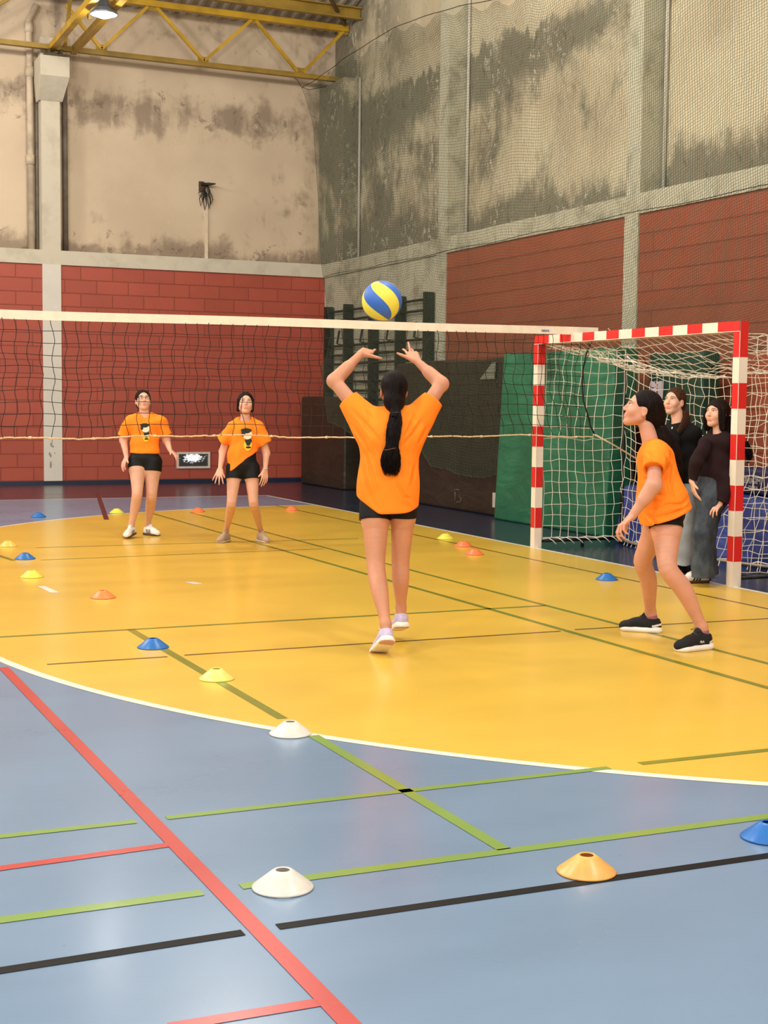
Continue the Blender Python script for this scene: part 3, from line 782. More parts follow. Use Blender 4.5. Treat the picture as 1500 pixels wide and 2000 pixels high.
for k in range(n):
    xa, xb_ = 0.3 + (7.31 - 0.3) * k / n, 0.3 + (7.31 - 0.3) * (k + 1) / n
    za = 2.035 + 0.0045 * xa + 0.003 * math.sin(xa * 2); zb_ = 2.035 + 0.0045 * xb_ + 0.003 * math.sin(xb_ * 2)
    ya = YN - 0.006 + 0.002 * math.sin(xa * 30); yb_ = YN - 0.006 + 0.002 * math.sin(xb_ * 30)
    b.add([(xa, ya, za), (xb_, yb_, zb_), (xb_, yb_, zb_ + 0.072), (xa, ya, za + 0.072), (xa, ya + 0.012, za), (xb_, yb_ + 0.012, zb_), (xb_, yb_ + 0.012, zb_ + 0.072), (xa, ya + 0.012, za + 0.072)],
          [(0, 1, 2, 3), (5, 4, 7, 6), (3, 2, 6, 7), (1, 0, 4, 5)] + ([(0, 3, 7, 4)] if k == 0 else []) + ([(1, 5, 6, 2)] if k == n - 1 else []))
tp = b.build('top_tape', M_tape, vn)
b = MB()
pts = [(x, YN - 0.004, 1.115 + 0.012 * math.sin(x * 2.2) + 0.006 * math.sin(x * 7) + rng.normal(0, 0.002)) for x in np.linspace(0.3, 7.29, 180)]
b.tube(pts, 0.0065, 7)
for x in np.linspace(0.5, 7.1, 14): 
    z = 1.115 + 0.012 * math.sin(x * 2.2) + 0.006 * math.sin(x * 7); b.tube([(x - .02, YN - .004, z), (x, YN - 0.006, z), (x + .02, YN - .004, z)], [0.006, 0.012, 0.006], 6)
b.build('bottom_rope', M_rope, vn)
MB().tube([(7.30, YN, 2.09), (7.24, YN, 2.0), (7.19, YN, 1.90), (7.155, YN, 1.75), (7.15, YN, 1.61), (7.165, YN, 1.46), (7.21, YN, 1.34), (7.25, YN, 1.22), (7.30, YN, 1.135)], 0.008, 7).build('side_cord', M_black, vn)
MB().tube([(7.29, YN, 1.14), (7.55, YN, 1.02), (7.82, YN, 0.88), (8.1, YN, 0.73), (8.3, YN + .2, 0.62)], 0.0075, 7).build('tie_rope', M_rope, vn)
MB().tube([(7.30, YN, 2.10), (7.5, YN + .05, 2.105), (7.75, 11.9, 2.17), (8.2, 12.5, 2.16), (8.7, 13.0, 2.22), (XR - 0.03, 13.74, 2.27)], 0.0035, 6).build('guy_string', M_rope, vn)
# small printed word on the tape
mw = Matrix.Translation((6.69, YN - 0.0105, 2.09)) @ Matrix(((1, 0, 0, 0), (0, 0, -1, 0), (0, 1, 0, 0), (0, 0, 0, 1)))
text_mesh('tape_print', 'natura', 0.032, mat('blue_print', (90, 100, 150), 0.6), mw, 0.0006, vn)

# ------------------------------------------------------------------ marker cones
CC = {'blue': (50, 128, 208), 'yellow': (246, 240, 96), 'orange': (255, 142, 88), 'white': (244, 238, 228), 'peach': (250, 196, 108), 'pale': (252, 214, 104), 'salmon': (252, 158, 90), 'cream': (246, 242, 138)}
CM = {}
for k, c in CC.items():
    t = NT(k + '_cone_plastic'); a = lin(c)
    t.b.inputs['Subsurface Weight'].default_value = 0.25; t.b.inputs['Subsurface Radius'].default_value = (0.02, 0.02, 0.01)
    n = t.noise(t.obj(), 30, 4)
    CM[k] = t.fin(t.mix(t.step(n, .35, .65), a, tuple(q * 0.9 for q in a[:3]) + (1,)), 0.33, 0.5)
    tr = t.n('ShaderNodeBsdfTranslucent'); tr.inputs[0].default_value = a
    mx = t.n('ShaderNodeMixShader'); mx.inputs[0].default_value = 0.28
    t.t.links.new(t.b.outputs[0], mx.inputs[1]); t.t.links.new(tr.outputs[0], mx.inputs[2])
    t.t.links.new(mx.outputs[0], t.t.nodes['Material Output'].inputs[0])
cones = [
 (75, 1011, 'blue', 'blue marker cone on the blue floor beyond the yellow zone, far left'),
 (228, 1003, 'yellow', 'yellow marker cone on the far rim, left of the player with glasses'),
 (387, 1001, 'orange', 'orange marker cone on the far rim, between the two players behind the net'),
 (570, 998, 'orange', 'orange marker cone on the far rim near the black crash mat'),
 (16, 1069, 'pale', 'amber marker cone at the far left picture edge'),
 (49, 1094, 'blue', 'blue marker cone on the yellow floor by a green line, at the left edge'),
 (62, 1130, 'yellow', 'bright yellow marker cone at the left, just in front of a blue one'),
 (201, 1171, 'salmon', 'orange marker cone alone on the yellow floor, front of the left player'),
 (299, 1270, 'blue', 'blue marker cone on the wide green line in the yellow zone'),
 (423, 1333, 'cream', 'pale lime marker cone on the wide green line, between the blue and white cones'),
 (567, 1443, 'white', 'white marker cone at the near rim of the yellow zone'),
 (552, 1754, 'white', 'white marker cone nearest the camera beside the red line'),
 (1145, 1722, 'peach', 'light orange marker cone sitting on the black line'),
 (1500, 1652, 'blue', 'blue marker cone cut off by the right picture edge'),
 (870, 1054, 'yellow', 'yellow marker cone near the goal, right of the player hitting the ball'),
 (905, 1069, 'orange', 'farther of two orange marker cones set close together by the goal'),
 (926, 1085, 'orange', 'nearer of two orange marker cones set close together by the goal'),
 (1185, 1135, 'blue', 'blue marker cone in front of the goal mouth'),
]
cone_me = {}
for px, py, k, lab in cones:
    g0 = ground(px, py); d = np.array([g0[0], g0[1]]); d /= np.linalg.norm(d); c = g0[:2] + d * 0.085
    if k not in cone_me:
        cb = MB().lathe([(0.0905, 0.0), (0.0915, 0.002), (0.089, 0.005), (0.060, 0.028), (0.036, 0.047), (0.028, 0.0525), (0.022, 0.053), (0.020, 0.051), (0.028, 0.048), (0.056, 0.026), (0.086, 0.003), (0.0905, 0.0)], (0, 0, 0), 48)
        o = cb.build('marker_cone', CM[k]); cone_me[k] = o.data
    else:
        o = bpy.data.objects.new('marker_cone', cone_me[k]); COL.objects.link(o)
    o.location = (c[0], c[1], 0.0025); o.rotation_euler[2] = rng.uniform(0, 6)
    tag(o, lab, 'cone', 'marker cones around the court')

# ------------------------------------------------------------------ ball
t = NT('volleyball_panels'); P = t.obj()
q = t.mapv(P, rot=(0.25, 0.30, 0.5)); x, y, z = t.xyz(q)
ang = t.math('ADD', t.math('ARCTAN2', y, x), t.math('MULTIPLY', z, 4.5))
s_ = t.math('SINE', t.math('MULTIPLY', ang, 4.0))
col = t.mix(t.step(s_, -0.06, 0.06), lin((58, 104, 182)), lin((232, 212, 74)))
s2 = t.math('SINE', t.math('MULTIPLY', ang, 2.0))
col = t.mix(t.math('MULTIPLY', t.step(t.math('SINE', t.math('ADD', ang, 0.6)), 0.80, 0.86), 0.75), col, lin((200, 192, 140)))
t.bump(t.math('ABSOLUTE', s_), 0.4, 0.004)
bm = bmesh.new(); bmesh.ops.create_uvsphere(bm, u_segments=64, v_segments=40, radius=0.108)
for f in bm.faces: f.smooth = True
me = bpy.data.meshes.new('volleyball'); bm.to_mesh(me); bm.free()
ball = newobj('volleyball', me, t.fin(col, 0.5, 0.4)); ball.location = tuple(at(746, 588, 7.55))
tag(ball, 'blue and yellow volleyball in the air above the raised hands', 'ball')
#@@PEOPLE
# ------------------------------------------------------------------ organic surfaces
def nz(v): v = np.asarray(v, float); return v / (np.linalg.norm(v) + 1e-12)


class SDF:
    """smoothly blended solids turned into one continuous quad mesh"""
    def __init__(s): s.ops = []; s.fold = None

    def cone(s, a, b, r1, r2=None, k=0.02, sq=None, q=1.0, cap=0, sub=False, cap2=0):
        a = np.asarray(a, float); b = np.asarray(b, float); r2 = r1 if r2 is None else r2
        s.ops.append(('cone', a, b, r1, r2, k, None if sq is None else nz(sq), q, cap, sub, cap2)); return s

    def ell(s, c, r, ax=None, k=0.02, sub=False):
        ax = np.eye(3) if ax is None else np.asarray(ax, float)      # rows = axes
        s.ops.append(('ell', np.asarray(c, float), np.asarray(r, float), ax, k, sub)); return s

    def cut(s, p, n, k=0.0):       # keep the side n points away from
        s.ops.append(('cut', np.asarray(p, float), nz(n), k)); return s

    def bounds(s):
        lo = np.full(3, 1e9); hi = -lo
        for o in s.ops:
            if o[0] == 'cone' and not o[9]:
                r = max(o[3], o[4]); lo = np.minimum(lo, np.minimum(o[1], o[2]) - r); hi = np.maximum(hi, np.maximum(o[1], o[2]) + r)
            elif o[0] == 'ell' and not o[5]:
                r = o[2].max(); lo = np.minimum(lo, o[1] - r); hi = np.maximum(hi, o[1] + r)
        return lo - 0.02, hi + 0.02

    def ev(s, P, mg=0.10):
        D = np.full(len(P), 1.0)
        for o in s.ops:
            if o[0] == 'cut':
                d = (P - o[1]) @ o[2]; D = np.maximum(D, d) if o[3] == 0 else smax(D, d, o[3]); continue
            if o[0] == 'cone':
                _, a, b, r1, r2, k, sq, q, cap, sub, cap2 = o
                m = max(r1, r2) / min(1, q if q > 1 else 1) + k + mg
                if q > 1: m = max(r1, r2) * q + k + mg
                lo = np.minimum(a, b) - m; hi = np.maximum(a, b) + m
            else:
                _, c, r, ax, k, sub = o; m = r.max() + k + mg; lo = c - m; hi = c + m
            I = np.where(((P > lo) & (P < hi)).all(1))[0]
            if len(I) == 0: continue
            X = P[I]
            if o[0] == 'cone':
                ab = b - a; L2 = ab.dot(ab) + 1e-12
                t = ((X - a) @ ab) / L2; tc = np.clip(t, 0, 1)
                v = X - a - tc[:, None] * ab
                if cap or cap2:
                    lo_t = -9 if cap2 else 0; hi_t = 9 if cap else 1
                    te = np.clip(t, lo_t, hi_t); v = X - a - te[:, None] * ab
                if sq is not None:
                    c_ = v @ sq; v = v + np.outer(c_ / q - c_, sq)
                d = np.linalg.norm(v, axis=1) - (r1 + (r2 - r1) * tc)
                if sq is not None and q < 1: d = d * (q ** 0.5)
                if cap: d = np.maximum(d, (t - 1) * L2 ** 0.5)
                if cap2: d = np.maximum(d, -t * L2 ** 0.5)
            else:
                v = (X - c) @ ax.T; k0 = np.linalg.norm(v / r, axis=1); k1 = np.linalg.norm(v / (r * r), axis=1) + 1e-9
                d = k0 * (k0 - 1) / k1
            if sub: D[I] = smax(D[I], -d, k)
            else: D[I] = smin(D[I], d, k)
        if s.fold is not None: D = D + s.fold(P)
        return D

    def mesh(s, h=0.004, smooth=1):
        lo, hi = s.bounds(); H = h * 8
        n = np.ceil((hi - lo) / H).astype(int) + 1
        g = np.stack(np.meshgrid(*[np.arange(q) for q in n], indexing='ij'), -1).reshape(-1, 3)
        step = 8
        while True:
            c = lo + (g + 0.5) * step * h
            d = s.ev(c); g = g[np.abs(d) < step * h * 1.1 + (0.018 if step > 1 else 0.010)]
            if step == 1: break
            step //= 2
            off = np.array([(i, j, k) for i in (0, 1) for j in (0, 1) for k in (0, 1)])
            g = (g[:, None, :] * 2 + off[None]).reshape(-1, 3)
        B = 4096
        key = lambda q: (q[..., 0].astype(np.int64) * B + q[..., 1]) * B + q[..., 2]
        off = np.array([(i, j, k) for i in (0, 1) for j in (0, 1) for k in (0, 1)])
        ck = key(g[:, None, :] + off[None])
        uk, inv = np.unique(ck.ravel(), return_inverse=True); inv = inv.reshape(ck.shape)
        cp = np.stack([uk // (B * B), (uk // B) % B, uk % B], -1)
        val = s.ev(lo + cp * h)
        cv = val[inv]; mixd = (cv.min(1) < 0) & (cv.max(1) >= 0)
        gc = g[mixd]; cv = cv[mixd]
        E = [(0, 4), (1, 5), (2, 6), (3, 7), (0, 2), (1, 3), (4, 6), (5, 7), (0, 1), (2, 3), (4, 5), (6, 7)]
        acc = np.zeros((len(gc), 3)); cnt = np.zeros(len(gc))
        for i, j in E:
            a, b = cv[:, i], cv[:, j]; m = (a < 0) != (b < 0); t = np.where(m, a / (a - b + 1e-12), 0)
            p = off[i][None] + t[:, None] * (off[j] - off[i])[None]
            acc += np.where(m[:, None], p, 0); cnt += m
        V = lo + (gc + acc / cnt[:, None]) * h
        kk = key(gc); o_ = np.argsort(kk); ks = kk[o_]
        def find(q):
            i = np.searchsorted(ks, q); i = np.clip(i, 0, len(ks) - 1); ok = ks[i] == q; return o_[i], ok
        F = []
        ST = [B * B, B, 1]
        for ax in range(3):
            nb = uk + ST[ax]; i = np.searchsorted(uk, nb); i = np.clip(i, 0, len(uk) - 1); ok = uk[i] == nb
            a = val; b = val[i]; m = ok & ((a < 0) != (b < 0)); kq = uk[m]; sg = a[m] < 0
            u, v = [(1, 2), (2, 0), (0, 1)][ax]
            q = [find(kq), find(kq - ST[u]), find(kq - ST[u] - ST[v]), find(kq - ST[v])]
            okk = q[0][1] & q[1][1] & q[2][1] & q[3][1]
            f = np.stack([z[0] for z in q], -1)[okk]; sg = sg[okk]
            f[~sg] = f[~sg][:, ::-1]; F.append(f)
        F = np.concatenate(F)
        for _ in range(smooth):
            S_ = np.zeros_like(V); C_ = np.zeros(len(V))
            for i in range(4):
                j = (i + 1) % 4
                np.add.at(S_, F[:, i], V[F[:, j]]); np.add.at(C_, F[:, i], 1)
                np.add.at(S_, F[:, j], V[F[:, i]]); np.add.at(C_, F[:, j], 1)
            V = V * 0.5 + 0.5 * S_ / np.maximum(C_, 1)[:, None]
        return V, F

    def build(s, name, m, parent, h=0.004, mi=None, smooth=1):
        V, F = s.mesh(h, smooth)
        ids = mi(V[F].mean(1)) if mi is not None else None
        o = npmesh(name, V, F, m, True, ids)
        if parent is not None: keep(o, parent)
        return o


def smin(a, b, k):
    if k <= 0: return np.minimum(a, b)
    h = np.clip(0.5 + 0.5 * (b - a) / k, 0, 1); return b * (1 - h) + a * h - k * h * (1 - h)


def smax(a, b, k): return -smin(-a, -b, k)


def skin(name, c):
    t = NT(name); v = t.pos(); a = lin(c)
    col = t.mix(t.step(t.noise(v, 14, 5), 0.3, 0.7), tuple(q * 0.93 for q in a[:3]) + (1,), (min(1, a[0] * 1.04), a[1] * 1.0, a[2] * 1.0, 1))
    t.b.inputs['Subsurface Weight'].default_value = 0.15
    t.b.inputs['Subsurface Radius'].default_value = (0.02, 0.008, 0.004); t.b.inputs['Subsurface Scale'].default_value = 0.6
    t.bump(t.noise(v, 160, 2), 0.05, 0.002)
    return t.fin(col, 0.5, 0.35)


def cloth(name, c, rough=0.85, bump=0.3, sc=260, var=0.06, big=0.0):
    t = NT(name); v = t.pos(); a = lin(c)
    col = t.mix(t.step(t.noise(v, 9, 4), 0.3, 0.7), tuple(q * (1 - var) for q in a[:3]) + (1,), tuple(min(1, q * (1 + var)) for q in a[:3]) + (1,))
    h = t.noise(v, sc, 2)
    if big: h = t.math('ADD', t.math('MULTIPLY', h, 0.15), t.math('MULTIPLY', t.noise(t.mapv(v, (1, 1, .6)), 9, 3, 0.5, 0.8), big))
    t.bump(h, bump, 0.012 if big else 0.002)
    return t.fin(col, rough, 0.2)


def denim(name, c, c2):
    t = NT(name); v = t.pos()
    n = t.noise(t.mapv(v, (1, 1, .5)), 9, 5, 0.6)
    col = t.mix(t.step(n, 0.35, 0.7), lin(c), lin(c2))
    col = t.mix(t.math('MULTIPLY', t.step(t.noise(v, 300, 2), .4, .6), .25), col, lin(tuple(q * .6 for q in c)))
    t.bump(t.noise(v, 14, 4, .6, .6), 0.3, 0.012)
    return t.fin(col, 0.85, 0.2)


def hairmat(name, c, c2):
    t = NT(name); v = t.pos()
    n = t.noise(t.mapv(v, (150, 150, 9)), 1.0, 3)
    col = t.mix(t.step(n, 0.35, 0.68), lin(c), lin(c2)); t.bump(n, 0.8, 0.004)
    return t.fin(col, 0.58, 0.09)


M_skin = skin('skin_light', (206, 150, 124)); M_skin2 = skin('skin_fair', (214, 164, 138)); M_skin3 = skin('skin_tan', (196, 138, 106))
M_lip = skin('lips', (182, 98, 86)); M_nail = skin('nail', (226, 170, 150))
M_or = cloth('orange_cotton', (250, 134, 34), 0.85, 0.25, big=0.18)
M_or2 = cloth('orange_cotton_rib', (236, 116, 22), 0.85, 0.2, 400)
M_blk = cloth('black_lycra', (17, 16, 17), 0.6, 0.1); M_swb = cloth('black_wool', (17, 16, 17), 0.95, 0.5, 120)
M_swd = cloth('dark_maroon_wool', (34, 18, 20), 0.95, 0.6, 90)
M_den = denim('dark_denim', (46, 52, 60), (78, 84, 90)); M_denl = denim('light_grey_denim', (138, 144, 148), (168, 172, 174))
M_hair = hairmat('dark_brown_hair', (20, 11, 9), (38, 24, 20)); M_hairb = hairmat('black_hair', (13, 8, 8), (30, 20, 18)); M_hairl = hairmat('brown_hair', (40, 24, 16), (84, 54, 36))
M_eye = mat('eye_white', (224, 214, 206), 0.25, 0.0); M_iris = mat('iris', (52, 34, 24), 0.2, 0.1); M_lash = mat('lash', (30, 20, 18), 0.7, 0.1)
M_shoew = mat('white_leather', (224, 218, 208), 0.5, 0.04); M_shoeb = mat('black_mesh_fabric', (20, 20, 22), 0.8, 0.3, 60, 0.5, 300)
M_sole = mat('white_foam', (232, 226, 216), 0.55, 0.03); M_gum = mat('brown_gum_rubber', (84, 56, 38), 0.6, 0.1); M_shoel = mat('lilac_knit', (190, 178, 206), 0.8, 0.1, 40, 0.3, 300)
M_taupe = mat('taupe_canvas', (172, 146, 124), 0.85, 0.08, 20, 0.3, 300); M_solet = mat('pale_rubber', (200, 182, 160), 0.6)
M_pink = mat('pink_sole_rubber', (190, 150, 156), 0.5); M_sockp = cloth('purple_sock', (150, 96, 116)); M_sockb = cloth('black_sock', (20, 20, 20))


def head_frame(f, u):
    f = nz(f); u = nz(np.asarray(u) - f * np.dot(f, u)); x = np.cross(f, u); return np.stack([x, f, u], 0)


def add_head(B, c, A, s=1.0, mouth=0.0):
    """A rows: x (lateral), f (forward), u (up)"""
    W = lambda x, y, z: c + s * (A[0] * x + A[1] * y + A[2] * z)
    E = lambda p, r, k: B.ell(W(*p), np.array(r) * s, A, k)
    E((0, -0.012, 0.032), (0.072, 0.092, 0.084), 0.0)
    E((0, 0.022, -0.012), (0.061, 0.066, 0.082), 0.02)
    E((0, 0.040, -0.054), (0.038, 0.041, 0.044), 0.02)
    E((0, 0.064, -0.090), (0.017, 0.018, 0.016), 0.02)
    for sx in (-1, 1):
        B.cone(W(sx * 0.046, 0.0, -0.046), W(sx * 0.013, 0.058, -0.090), 0.018 * s, 0.015 * s, 0.025)
        E((sx * 0.038, 0.060, -0.026), (0.021, 0.020, 0.022), 0.025)
        B.ell(W(sx * 0.031, 0.094, 0.008), np.array((0.017, 0.013, 0.011)) * s, A, 0.012, True)
        B.ell(W(sx * 0.074, -0.006, -0.010), np.array((0.009, 0.017, 0.030)) * s, A, 0.008)
        B.ell(W(sx * 0.082, 0.000, -0.008), np.array((0.006, 0.010, 0.018)) * s, A, 0.005, True)
        B.cone(W(sx * 0.014, 0.083, 0.026), W(sx * 0.042, 0.073, 0.027), 0.006 * s, 0.005 * s, 0.016)
    B.cone(W(0, 0.084, 0.014), W(0, 0.103, -0.024), 0.007 * s, 0.0088 * s, 0.012)
    for sx in (-1, 1): E((sx * 0.009, 0.095, -0.028), (0.0068, 0.008, 0.0058), 0.006)
    B.cone(W(-0.014, 0.083, -0.053), W(0.014, 0.083, -0.053), 0.0076 * s, 0.0076 * s, 0.008)
    B.cone(W(-0.011, 0.083, -0.065 - mouth), W(0.011, 0.083, -0.065 - mouth), 0.0080 * s, 0.0080 * s, 0.008)
    B.cone(W(-0.018, 0.097, -0.0585 - mouth / 2), W(0.018, 0.097, -0.0585 - mouth / 2), 0.0035 * s + mouth * .3, None, 0.003, sub=True)
    return W


def lips_of(W, s, mouth=0.0):
    pts = [(W(0, 0.088, -0.053), 0.0185 * s, 0.0050 * s), (W(0, 0.088, -0.065 - mouth), 0.0160 * s, 0.0056 * s)]
    return pts


def face_bits(root, body, W, A, s, glasses=False, lookup=0.35, brow=M_lash):
    for sx in (-1, 1):
        c = W(sx * 0.0305, 0.0745, 0.008); r = 0.0104 * s
        g = nz(A[1] * 1.0 + A[2] * lookup * 0.4)
        bm = bmesh.new(); bmesh.ops.create_uvsphere(bm, u_segments=20, v_segments=14, radius=r)
        q = Vector(tuple(g)); rot = q.to_track_quat('Z', 'Y').to_matrix().to_4x4(); rot.translation = Vector(tuple(c))
        for f in bm.faces:
            f.smooth = True; f.material_index = 1 if f.calc_center_median().z > r * 0.86 else 0
        bm.transform(rot); me = bpy.data.meshes.new('eye'); bm.to_mesh(me); bm.free()
        keep(newobj('eye', me, [M_eye, M_iris]), root)
        b = MB(); b.tube([W(sx * x, y, z) for x, y, z in ((0.018, .0835, .0115), (.025, .0865, .0160), (.033, .0860, .0170), (.042, .0800, .0125))], [0.0008 * s, 0.0014 * s, 0.0014 * s, 0.0009 * s], 6)
        b.build('eyelash', M_lash, root)
        b = MB(); b.tube([W(sx * x, y, z) for x, y, z in ((0.013, .0925, .0255), (.024, .0915, .0305), (.036, .0850, .0315), (.047, .0750, .0260))], [0.0012 * s, 0.0020 * s, 0.0018 * s, 0.0008 * s], 6)
        b.build('eyebrow', brow, root)
    if glasses:
        b = MB()
        for sx in (-1, 1):
            b.tube([W(sx * 0.033 + 0.022 * math.cos(t), 0.102, 0.006 + 0.017 * math.sin(t)) for t in np.linspace(0, 2 * PI, 21)], 0.0016, 6)
            b.tube([W(sx * 0.055, 0.101, 0.010), W(sx * 0.074, 0.06, 0.010), W(sx * 0.080, -0.005, 0.008)], 0.0015, 6)
        b.tube([W(-0.011, 0.102, 0.009), W(0, 0.105, 0.011), W(0.011, 0.102, 0.009)], 0.0016, 6)
        b.build('glasses', mat('glasses_frame', (60, 50, 52), 0.3), root)


def add_hand(B, w, d, n, thumb, s=1.0, curl=(0.5, 0.5, 0.5, 0.5), spread=0.12, tip=None, fing=None):
    """w wrist, d finger direction, n palm-facing direction, thumb = side vector; fingers curl towards n"""
    d = nz(d); n = nz(np.asarray(n) - d * np.dot(n, d)); t = nz(np.asarray(thumb) - d * np.dot(thumb, d)); t = nz(t - n * np.dot(t, n))
    k0 = w + d * 0.082 * s
    for i, o in enumerate((0.030, 0.010, -0.010, -0.029)):
        kn = w + d * (0.084, 0.088, 0.084, 0.076)[i] * s + t * o * s
        B.cone(w + t * o * 0.55 * s + d * 0.012 * s, kn, 0.0135 * s, 0.0105 * s, 0.012, n, 0.9)
        L_ = (0.040, 0.044, 0.041, 0.032)[i] * s; p = kn; ang = 0.0
        dd = nz(d + t * spread * (1.5, 0.5, -0.5, -1.5)[i]) if fing is None else nz(fing[i])
        for j in range(3):
            ang += curl[i] * (0.9, 1.0, 0.7)[j]
            v = nz(dd * math.cos(ang) + n * math.sin(ang)); p2 = p + v * L_ * (1.0, 0.66, 0.52)[j]
            B.cone(p, p2, (0.0090, 0.0080, 0.0072)[j] * s, (0.0080, 0.0072, 0.0060)[j] * s, 0.0022 if j else 0.004); p = p2
    tb = w + d * 0.020 * s + t * 0.020 * s
    if tip is None: tip = w + d * 0.085 * s + t * 0.062 * s + n * 0.02 * s
    m = tb + (tip - tb) * 0.42 + d * 0.004; m2 = tb + (tip - tb) * 0.74
    B.cone(tb, m, 0.0150 * s, 0.0115 * s, 0.012); B.cone(m, m2, 0.0110 * s, 0.0095 * s, 0.003); B.cone(m2, tip, 0.0095 * s, 0.0070 * s, 0.003)


def make_shoe(parent, H, T, up, mu, ms, name='shoe', s=1.0, stripes=None, laces=None, high=0.0, big=1.0, sole_mi=None, wedge=False, pnl=None):
    """H heel point on the ground, T toe point; shoe meshes go under parent"""
    f = nz(T - H); u = nz(np.asarray(up, float) - f * np.dot(up, f)); x = np.cross(f, u)
    L0 = np.linalg.norm(T - H); s = L0 / 0.262; O = H + f * 0.068 * s
    W = lambda a, b, c: O + s * (x * a + f * b + u * c)
    A = np.stack([x, f, u], 0); B = SDF()
    B.ell(W(0, -0.034, 0.042), np.array((0.033, 0.036, 0.045)) * s, A, 0)
    B.cone(W(0, 0.0, 0.046), W(0, 0.095, 0.040), 0.041 * s, 0.037 * s, 0.02); B.cone(W(0, 0.02, 0.070), W(0, 0.085, 0.055), 0.028 * s, 0.026 * s, 0.02)
    B.ell(W(0.0, 0.130, 0.030), np.array((0.042, 0.056, 0.035)) * s, A, 0.02)
    B.cone(W(0, -0.012, 0.05), W(0, -0.018, (0.084 + high)), 0.037 * s, 0.036 * s, 0.02, cap=1)
    B.cone(W(0, 0.050, 0.055), W(0, 0.026, 0.102 + high), 0.026 * s, 0.019 * s, 0.015)
    B.cone(W(0, -0.010, 0.060), W(0, -0.008, 0.13 + high), 0.027 * s, 0.030 * s, 0.004, sub=True)
    B.cut(W(0, 0, 0.010), -u)
    inv = lambda P: ((P - O) @ A.T) / s
    def mi(P):
        q = inv(P); r = np.zeros(len(P), int)
        if stripes:
            g = q[:, 1] + q[:, 2] * 0.55
            for k in range(3): r[(np.abs(q[:, 0]) > 0.020) & (np.abs(g - (0.046 + 0.026 * k)) < 0.0072) & (q[:, 2] < 0.064)] = 1
            r[(q[:, 1] < -0.052) & (q[:, 2] > 0.05)] = 1
        if pnl:
            r[(q[:, 1] < -0.02) & (np.abs(q[:, 2] - 0.045 + 0.25 * (q[:, 1] + 0.04)) < 0.006)] = 1
        return r
    up_ = B.build(name, [mu, stripes or pnl or mu], parent, 0.0032 if s > .5 else 0.003, mi)
    So = SDF(); hh = (0.042 if wedge else 0.024)
    So.cone(W(0, -0.028, 0.012), W(0, 0.128, 0.014), 0.0435 * s, 0.048 * s, 0, u, 0.5)
    So.cone(W(0, -0.030, 0.018), W(0, 0.0, 0.018), 0.044 * s, 0.043 * s, 0.01, u, 0.45 if not wedge else 0.75)
    if wedge: So.cone(W(0, 0.0, 0.016), W(0, 0.128, 0.014), 0.045 * s, 0.047 * s, 0.01, u, 0.55)
    So.cut(W(0, 0, 0.0), -u, 0.004); So.cut(W(0, 0, hh), u, 0.003)
    m2 = None
    if sole_mi is not None:
        m2 = lambda P: ((inv(P)[:, 2] < 0.006) & ((inv(P)[:, 1] > 0.10) | (inv(P)[:, 1] < -0.01))).astype(int)
    keep_s = So.build('sole', [ms] + ([sole_mi] if sole_mi else []), parent, 0.0035, m2)
    keep_s.parent = up_; keep_s.matrix_parent_inverse = Matrix.Identity(4)
    if laces:
        b = MB()
        for k in range(4):
            y = 0.036 + 0.019 * k; z = 0.106 - 0.0085 * k
            b.tube([W(-0.022, y, z - 0.014), W(0, y + 0.004, z - 0.002), W(0.022, y, z - 0.014)], 0.0030 * s, 5)
        for sx in (-1, 1): b.tube([W(0, 0.038, 0.104), W(sx * 0.02, 0.034, 0.116), W(sx * 0.038, 0.044, 0.104), W(sx * 0.012, 0.040, 0.106)], 0.0022 * s, 5)
        lo_ = b.build('laces', laces); lo_.parent = up_
    return up_, W


def jl(P, px, py, D): return at(px, py, D)


def limb(B, a, b, c, r, bulge=None, kk=0.03):
    """a hip/shoulder, b knee/elbow, c ankle/wrist; r = 4 radii top, joint, calf/forearm, end; bulge vector for the calf"""
    a, b, c = (np.asarray(q, float) for q in (a, b, c))
    if bulge is None:
        B.cone(a, b, r[0], r[1], kk); B.cone(b, c, r[2], r[3], 0.02); return
    bulge = np.asarray(bulge, float); j = r[1] * 0.96
    key = [(0, r[0], 0), (0.5, j + (r[0] - j) * 0.46, 0), (0.85, j * 1.02, 0), (1.0, j, 0.05), (1.12, j * 0.97, 0.35), (1.28, r[2] * 0.97, 0.95), (1.42, r[2] * 0.93, 1.0),
           (1.58, r[2] * 0.5 + r[3] * 0.5, 0.75), (1.72, r[2] * 0.18 + r[3] * 0.88, 0.45), (1.88, r[3] * 1.0, 0.15), (2.0, r[3] * 0.98, 0)]
    t = np.linspace(0, 2, 121); rr = np.interp(t, [q[0] for q in key], [q[1] for q in key]); gg_ = np.interp(t, [q[0] for q in key], [q[2] for q in key])
    pos = np.where(t[:, None] < 1, a + (b - a) * t[:, None], b + (c - b) * (t[:, None] - 1)) + bulge * gg_[:, None]
    ker = np.exp(-(np.arange(-12, 13) / 6.0) ** 2); ker /= ker.sum()
    sm = lambda v: np.convolve(np.concatenate([2 * v[0] - v[12:0:-1], v, 2 * v[-1] - v[-2:-14:-1]]), ker, 'valid')
    pos = np.stack([sm(pos[:, q]) for q in range(3)], 1); rr = sm(rr)
    for q in range(0, 120, 5): B.cone(pos[q], pos[q + 5], rr[q], rr[q + 5], kk if q < 20 else 0.001)


def shoe_w(H, T, up=Z):
    f = nz(T - H); u = nz(np.asarray(up, float) - f * np.dot(up, f)); x = np.cross(f, u); s = np.linalg.norm(T - H) / 0.262
    O = H + f * 0.068 * s
    return lambda a, b, c: O + s * (x * a + f * b + u * c)


